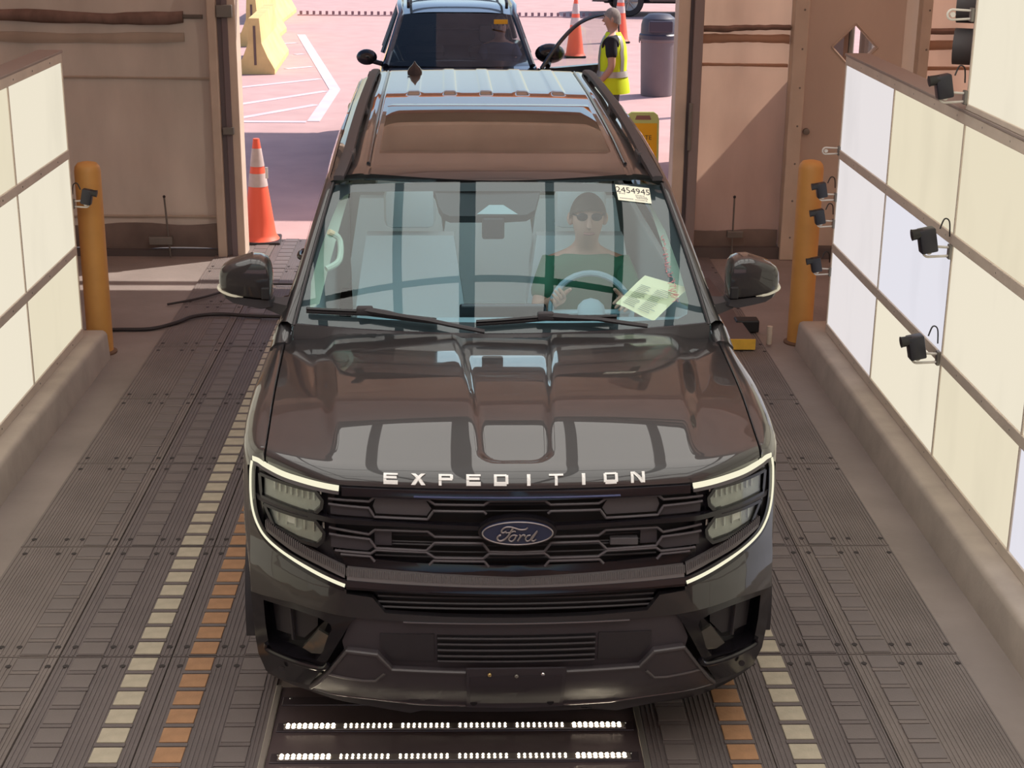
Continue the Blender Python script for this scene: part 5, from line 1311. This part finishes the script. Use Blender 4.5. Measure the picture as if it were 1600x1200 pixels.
# ---- simpler cars
def simple_car(name, label, loc, rot, paint, group=None, open_door=False, rails=True):
    t = thing(name, label, 'car', loc, rot, group)
    W = .92; ws = [(0, .80), (.06, .86), (.2, .90), (.5, .92), (3.9, .92), (4.3, .88), (4.42, .82)]
    rings = []
    for y in [0, .05, .12, .2, .35]+[.35+.1*k for k in range(1, 40)]+[4.3, 4.38, 4.42]:
        wd_ = itp(ws, y); zt = itp([(0, .80), (.05, .92), (.2, .99), (1.3, 1.10), (1.6, 1.14), (4.2, 1.16), (4.42, 1.05)], y)
        zb = .34
        for a in (.85, 3.55):
            d = abs(y-a)
            if d < .42: zb = max(zb, .36+math.sqrt(.42**2-d*d))
        pr = [(.80*wd_, .33), (wd_*.98, max(.36, zb)), (wd_, max(.55, zb)), (wd_*1.01, max(.8, zb+.01)), (wd_*.985, max(zt-.10, zb+.02)), (wd_*.94, zt-.015), (wd_*.80, zt), (wd_*.4, zt+.018), (0, zt+.024)]
        rings.append([(x, y, z) for x, z in pr]+[(-x, y, z) for x, z in pr[-2::-1]])
    MB().grid(rings).build('body', paint, t, smooth=True, angle=50)
    for k in (0, -1): MB()._add(rings[k], [tuple(range(len(rings[k])))]).build('end_panel', paint, t)
    def W2(u, v): return (u*(.80*(1-v)+.63*v), (1.30+.12*u*u)*(1-v)+(1.93+.08*u*u)*v-.02*4*v*(1-v), (1.13)*(1-v)+(1.66-.02*u*u)*v)
    MB().grid([[W2(-1+i/10, j/10) for i in range(21)] for j in range(11)]).build('windshield', GLASS('car glass', (.42, .45, .47), 1.5), t, smooth=True)
    rows = []
    for j in range(13):
        v = j/12; rows.append([(.66*u, 1.94+.08*u*u+v*(4.2-1.94), itp([(0, 1.67), (.2, 1.73), (.6, 1.75), (1, 1.70)], v)-.05*abs(u)**4) for u in [-1+i/10 for i in range(21)]])
    roofp = MB().grid(rows).build('roof', paint, t, smooth=True)
    for s in (-1, 1):
        rows = []
        for y in np.linspace(1.45, 4.25, 25):
            y = float(y); zt = itp([(1.45, 1.2), (1.98, 1.655), (2.4, 1.69), (4.25, 1.66)], y); xt = itp([(1.45, .83), (1.98, .665), (4.25, .655)], y)
            rows.append([(s*(.87+(xt-.87)*k/4), y, 1.12+(zt-1.12)*k/4) for k in range(5)])
        if not (open_door and s > 0): MB().grid(rows).build('side_window', m_sglass, t, smooth=True)
        else: MB().grid(rows[9:]).build('side_window', m_sglass, t, smooth=True)
        MB().tube([W2(s*1.02, v/8) for v in range(9)]+[(s*.665, 2.4, 1.70), (s*.66, 3.2, 1.72), (s*.655, 4.22, 1.68), (s*.80, 4.36, 1.15)], .035, 8).build('pillar', paint, t, smooth=True)
        for y in (2.75, 3.5): MB().tube([(s*.875, y, 1.13), (s*.665, y, 1.69)], .03, 6).build('pillar', paint, t)
        if rails:
            rl = MB().tube(smoothpts([(s*.56, 2.1, 1.70), (s*.56, 2.25, 1.79), (s*.56, 3.9, 1.81), (s*.56, 4.1, 1.72)], 5), .018, 8).build('roof_rail', m_satin, t, smooth=True)
        hl = MB().bbox((s*.45, -.01, .70), (s*.82, .10, .84), .03).build('headlamp', m_lamp, t, smooth=True)
        for y in (.85, 3.55):
            wt = link('wheel', None, t, loc=(s*.80, y, .36))
            MB().lathe([(.22, -.11), (.33, -.12), (.36, -.08), (.36, .08), (.33, .12), (.22, .11)], (0, 0, 0), 32, 'x', caps=False).build('tyre', m_rubber, wt, smooth=True)
            b = MB(); b.lathe([(.22, -.1), (.22, s*.09), (.12, s*.05), (0, s*.05)], (0, 0, 0), 24, 'x')
            for k in range(7):
                a = 2*math.pi*k/7; b.tube([(s*.08, .03*math.cos(a), .03*math.sin(a)), (s*.10, .21*math.cos(a), .21*math.sin(a))], .02, 6)
            b.build('rim', m_alu, wt, smooth=True)
        if not (open_door and s > 0):
            mr = link('door_mirror', None, t)
            MB().ball((s*1.03, 1.62, 1.20), .11, 14, 10, (1.05, .6, .8)).build('mirror_shell', m_gloss, mr, smooth=True)
            MB().tube([(s*.86, 1.60, 1.13), (s*.98, 1.62, 1.16)], .03, 6).build('mirror_arm', m_gloss, mr)
    if rails:
        for y in (2.5, 3.5): MB().tube([(-.56, y, 1.81), (.56, y, 1.81)], .014, 6).build('cross_bar', m_satin, t)
    MB().bbox((-.45, -.02, .62), (.45, .06, .84), .02).build('grille', m_satin, t)
    MB().bbox((-.85, -.05, .38), (.85, .12, .58), .05).build('bumper', m_satin, t, smooth=True)
    MB().box((-.7, .3, .30), (.7, 4.2, .50)).build('underbody', m_dark, t)
    MB().bbox((-.78, 1.35, .95), (.78, 1.75, 1.10), .04).build('dashboard', m_dash2, t)
    MB().bbox((-.66, 3.2, .6), (.66, 3.4, 1.36), .06).build('rear_bench', m_dash2, t, smooth=True)
    MB()._add([(-.78, 4.3, 1.1), (.78, 4.3, 1.1), (.62, 4.2, 1.68), (-.62, 4.2, 1.68)], [(0, 1, 2, 3)]).build('rear_window', m_sglass, t)
    MB().bbox((-.84, 1.3, .55), (.84, 4.2, .6), .01).build('cabin_floor', m_dark, t)
    for x in (-.38, .38):
        st = link('seat', None, t)
        MB().bbox((x-.24, 2.45, .6), (x+.24, 2.60, 1.25), .06).build('backrest', m_dash2, st, smooth=True)
        MB().bbox((x-.12, 2.48, 1.28), (x+.12, 2.58, 1.48), .04).build('headrest', m_dash2, st, smooth=True)
    if open_door:
        dr_ = link('open_door', None, t); a = R(62)
        hx, hy = .90, 1.42
        def dp(l, z, off=0.): return (hx+l*math.sin(a)+off*math.cos(a), hy+l*math.cos(a)-off*math.sin(a), z)
        outl = [(0, .40), (1.0, .40), (1.05, .7), (1.05, 1.12), (0, 1.10)]
        MB().loft([[dp(l, z, -.05) for l, z in outl], [dp(l, z, .05) for l, z in outl]]).build('door_skin', paint, dr_)
        MB().tube(smoothpts([dp(.02, 1.10), dp(.20, 1.32), dp(.42, 1.52), dp(.62, 1.62), dp(.85, 1.66), dp(1.02, 1.64), dp(1.05, 1.4), dp(1.05, 1.12)], 5), .024, 8).build('window_frame', paint, dr_, smooth=True)
        poly = [(.02, 1.10), (.20, 1.30), (.42, 1.50), (.62, 1.60), (.85, 1.64), (1.02, 1.62), (1.05, 1.12)]
        MB().loft([[dp(l, z, -.003) for l, z in poly], [dp(l, z, .003) for l, z in poly]]).build('window_glass', GLASS('door glass', (.86, .88, .88), 1.45), dr_)
        c = dp(.24, 1.24, -.17)
        MB().ball(c, .155, 14, 10, (1.1, .7, .72)).build('mirror_shell', m_gloss, dr_, smooth=True)
        MB().tube([dp(.12, 1.12, -.03), c], .035, 6).build('mirror_arm', m_gloss, dr_)
    return t
m_navy = M('dark navy car paint', (18, 20, 28), .3, 0, .5, 1.0, coat_rough=.02)
s2 = simple_car('suv', 'dark navy sport utility vehicle waiting behind with its driver door open', (-.06, 16.1, 0), R(2), m_navy, None, True)
yst = MB().bbox((.40, 1.76, 1.555), (.555, 1.77, 1.605), .002).build('yellow_sticker', M('yellow sticker', (244, 178, 40), .6), s2)
simple_car('car', 'dark parked car far back behind the worker, side on', (2.9, 38.3, 0), R(-90), M('black far paint', (22, 24, 32), .3, 0, .5, 1.0), None, False, False)
# driver inside the waiting car
d2 = thing('person', 'person in a dark blue top inside the waiting car behind', 'person', (.36, 18.55, .62), R(2))
figure('body', JD, RD, EDD, set(JD), m_skin, d2, 0, 1)
figure('shirt', JDs, RS, EDD, tor | {'nek', 'shl', 'ell', 'shr', 'elr'}, M('blue top', (58, 74, 104), .85), d2, .014, 1)
head_parts(d2, (0, -.02, .85), (0, -1), M('dark brown hair', (90, 74, 62)), False)

# ---- clearance bar at the door, shade canopy and screen fence outside
cb_ = thing('clearance_bar', 'orange height clearance bar hung across the top of the doorway', 'clearance bar', (-.1, 13.45, 2.72))
MB().cyl((-1.8, 0, 0), (1.8, 0, 0), .06, 16).build('bar', M('orange bar', (240, 140, 40), .5), cb_, smooth=True)
for x in (-1.5, 1.5): MB().cyl((x, 0, .05), (x, -.14, .2), .008, 6).build('hanger', m_steel, cb_)
cp_ = thing('shade_canopy', 'cantilever fabric shade canopy over the approach outside the door', 'canopy', (4.3, 19.6, 0))
m_can = FABRIC('canopy cloth', (196, 190, 204), .50)
MB().grid([[(-5.0+5.0*i/10, -2.7+3.0*j/6+.15*i/10, 5.0) for i in range(11)] for j in range(7)]).build('sheet', m_can, cp_)
MB().grid([[(-5.2+5.2*i/10, .5+2.2*j/6-.25*i/10, 5.05) for i in range(11)] for j in range(7)]).build('sheet', FABRIC('canopy cloth grey', (160, 154, 170), .40), cp_)
for y in (-2.6, 2.6):
    MB().cyl((0, y, 0), (0, y, 5.1), .08, 12).build('post', m_steel, cp_)
    MB().cyl((0, y, 5.1), (-5.0, y, 5.1), .05, 10).build('arm', m_steel, cp_)
fe = thing('screen_fence', 'low brown screen fence outside beside the right fabric wall', 'fence', (3.2, 15.0, 0))
MB().bbox((-.02, -1.65, 0), (.02, 3.4, 2.1), .005).build('screen', M('brown screen', (120, 96, 84), .8), fe)
for y in (-1.6, -.1, 1.45, 3.35): MB().cyl((.05, y, 0), (.05, y, 2.15), .03, 10).build('post', m_steel, fe)
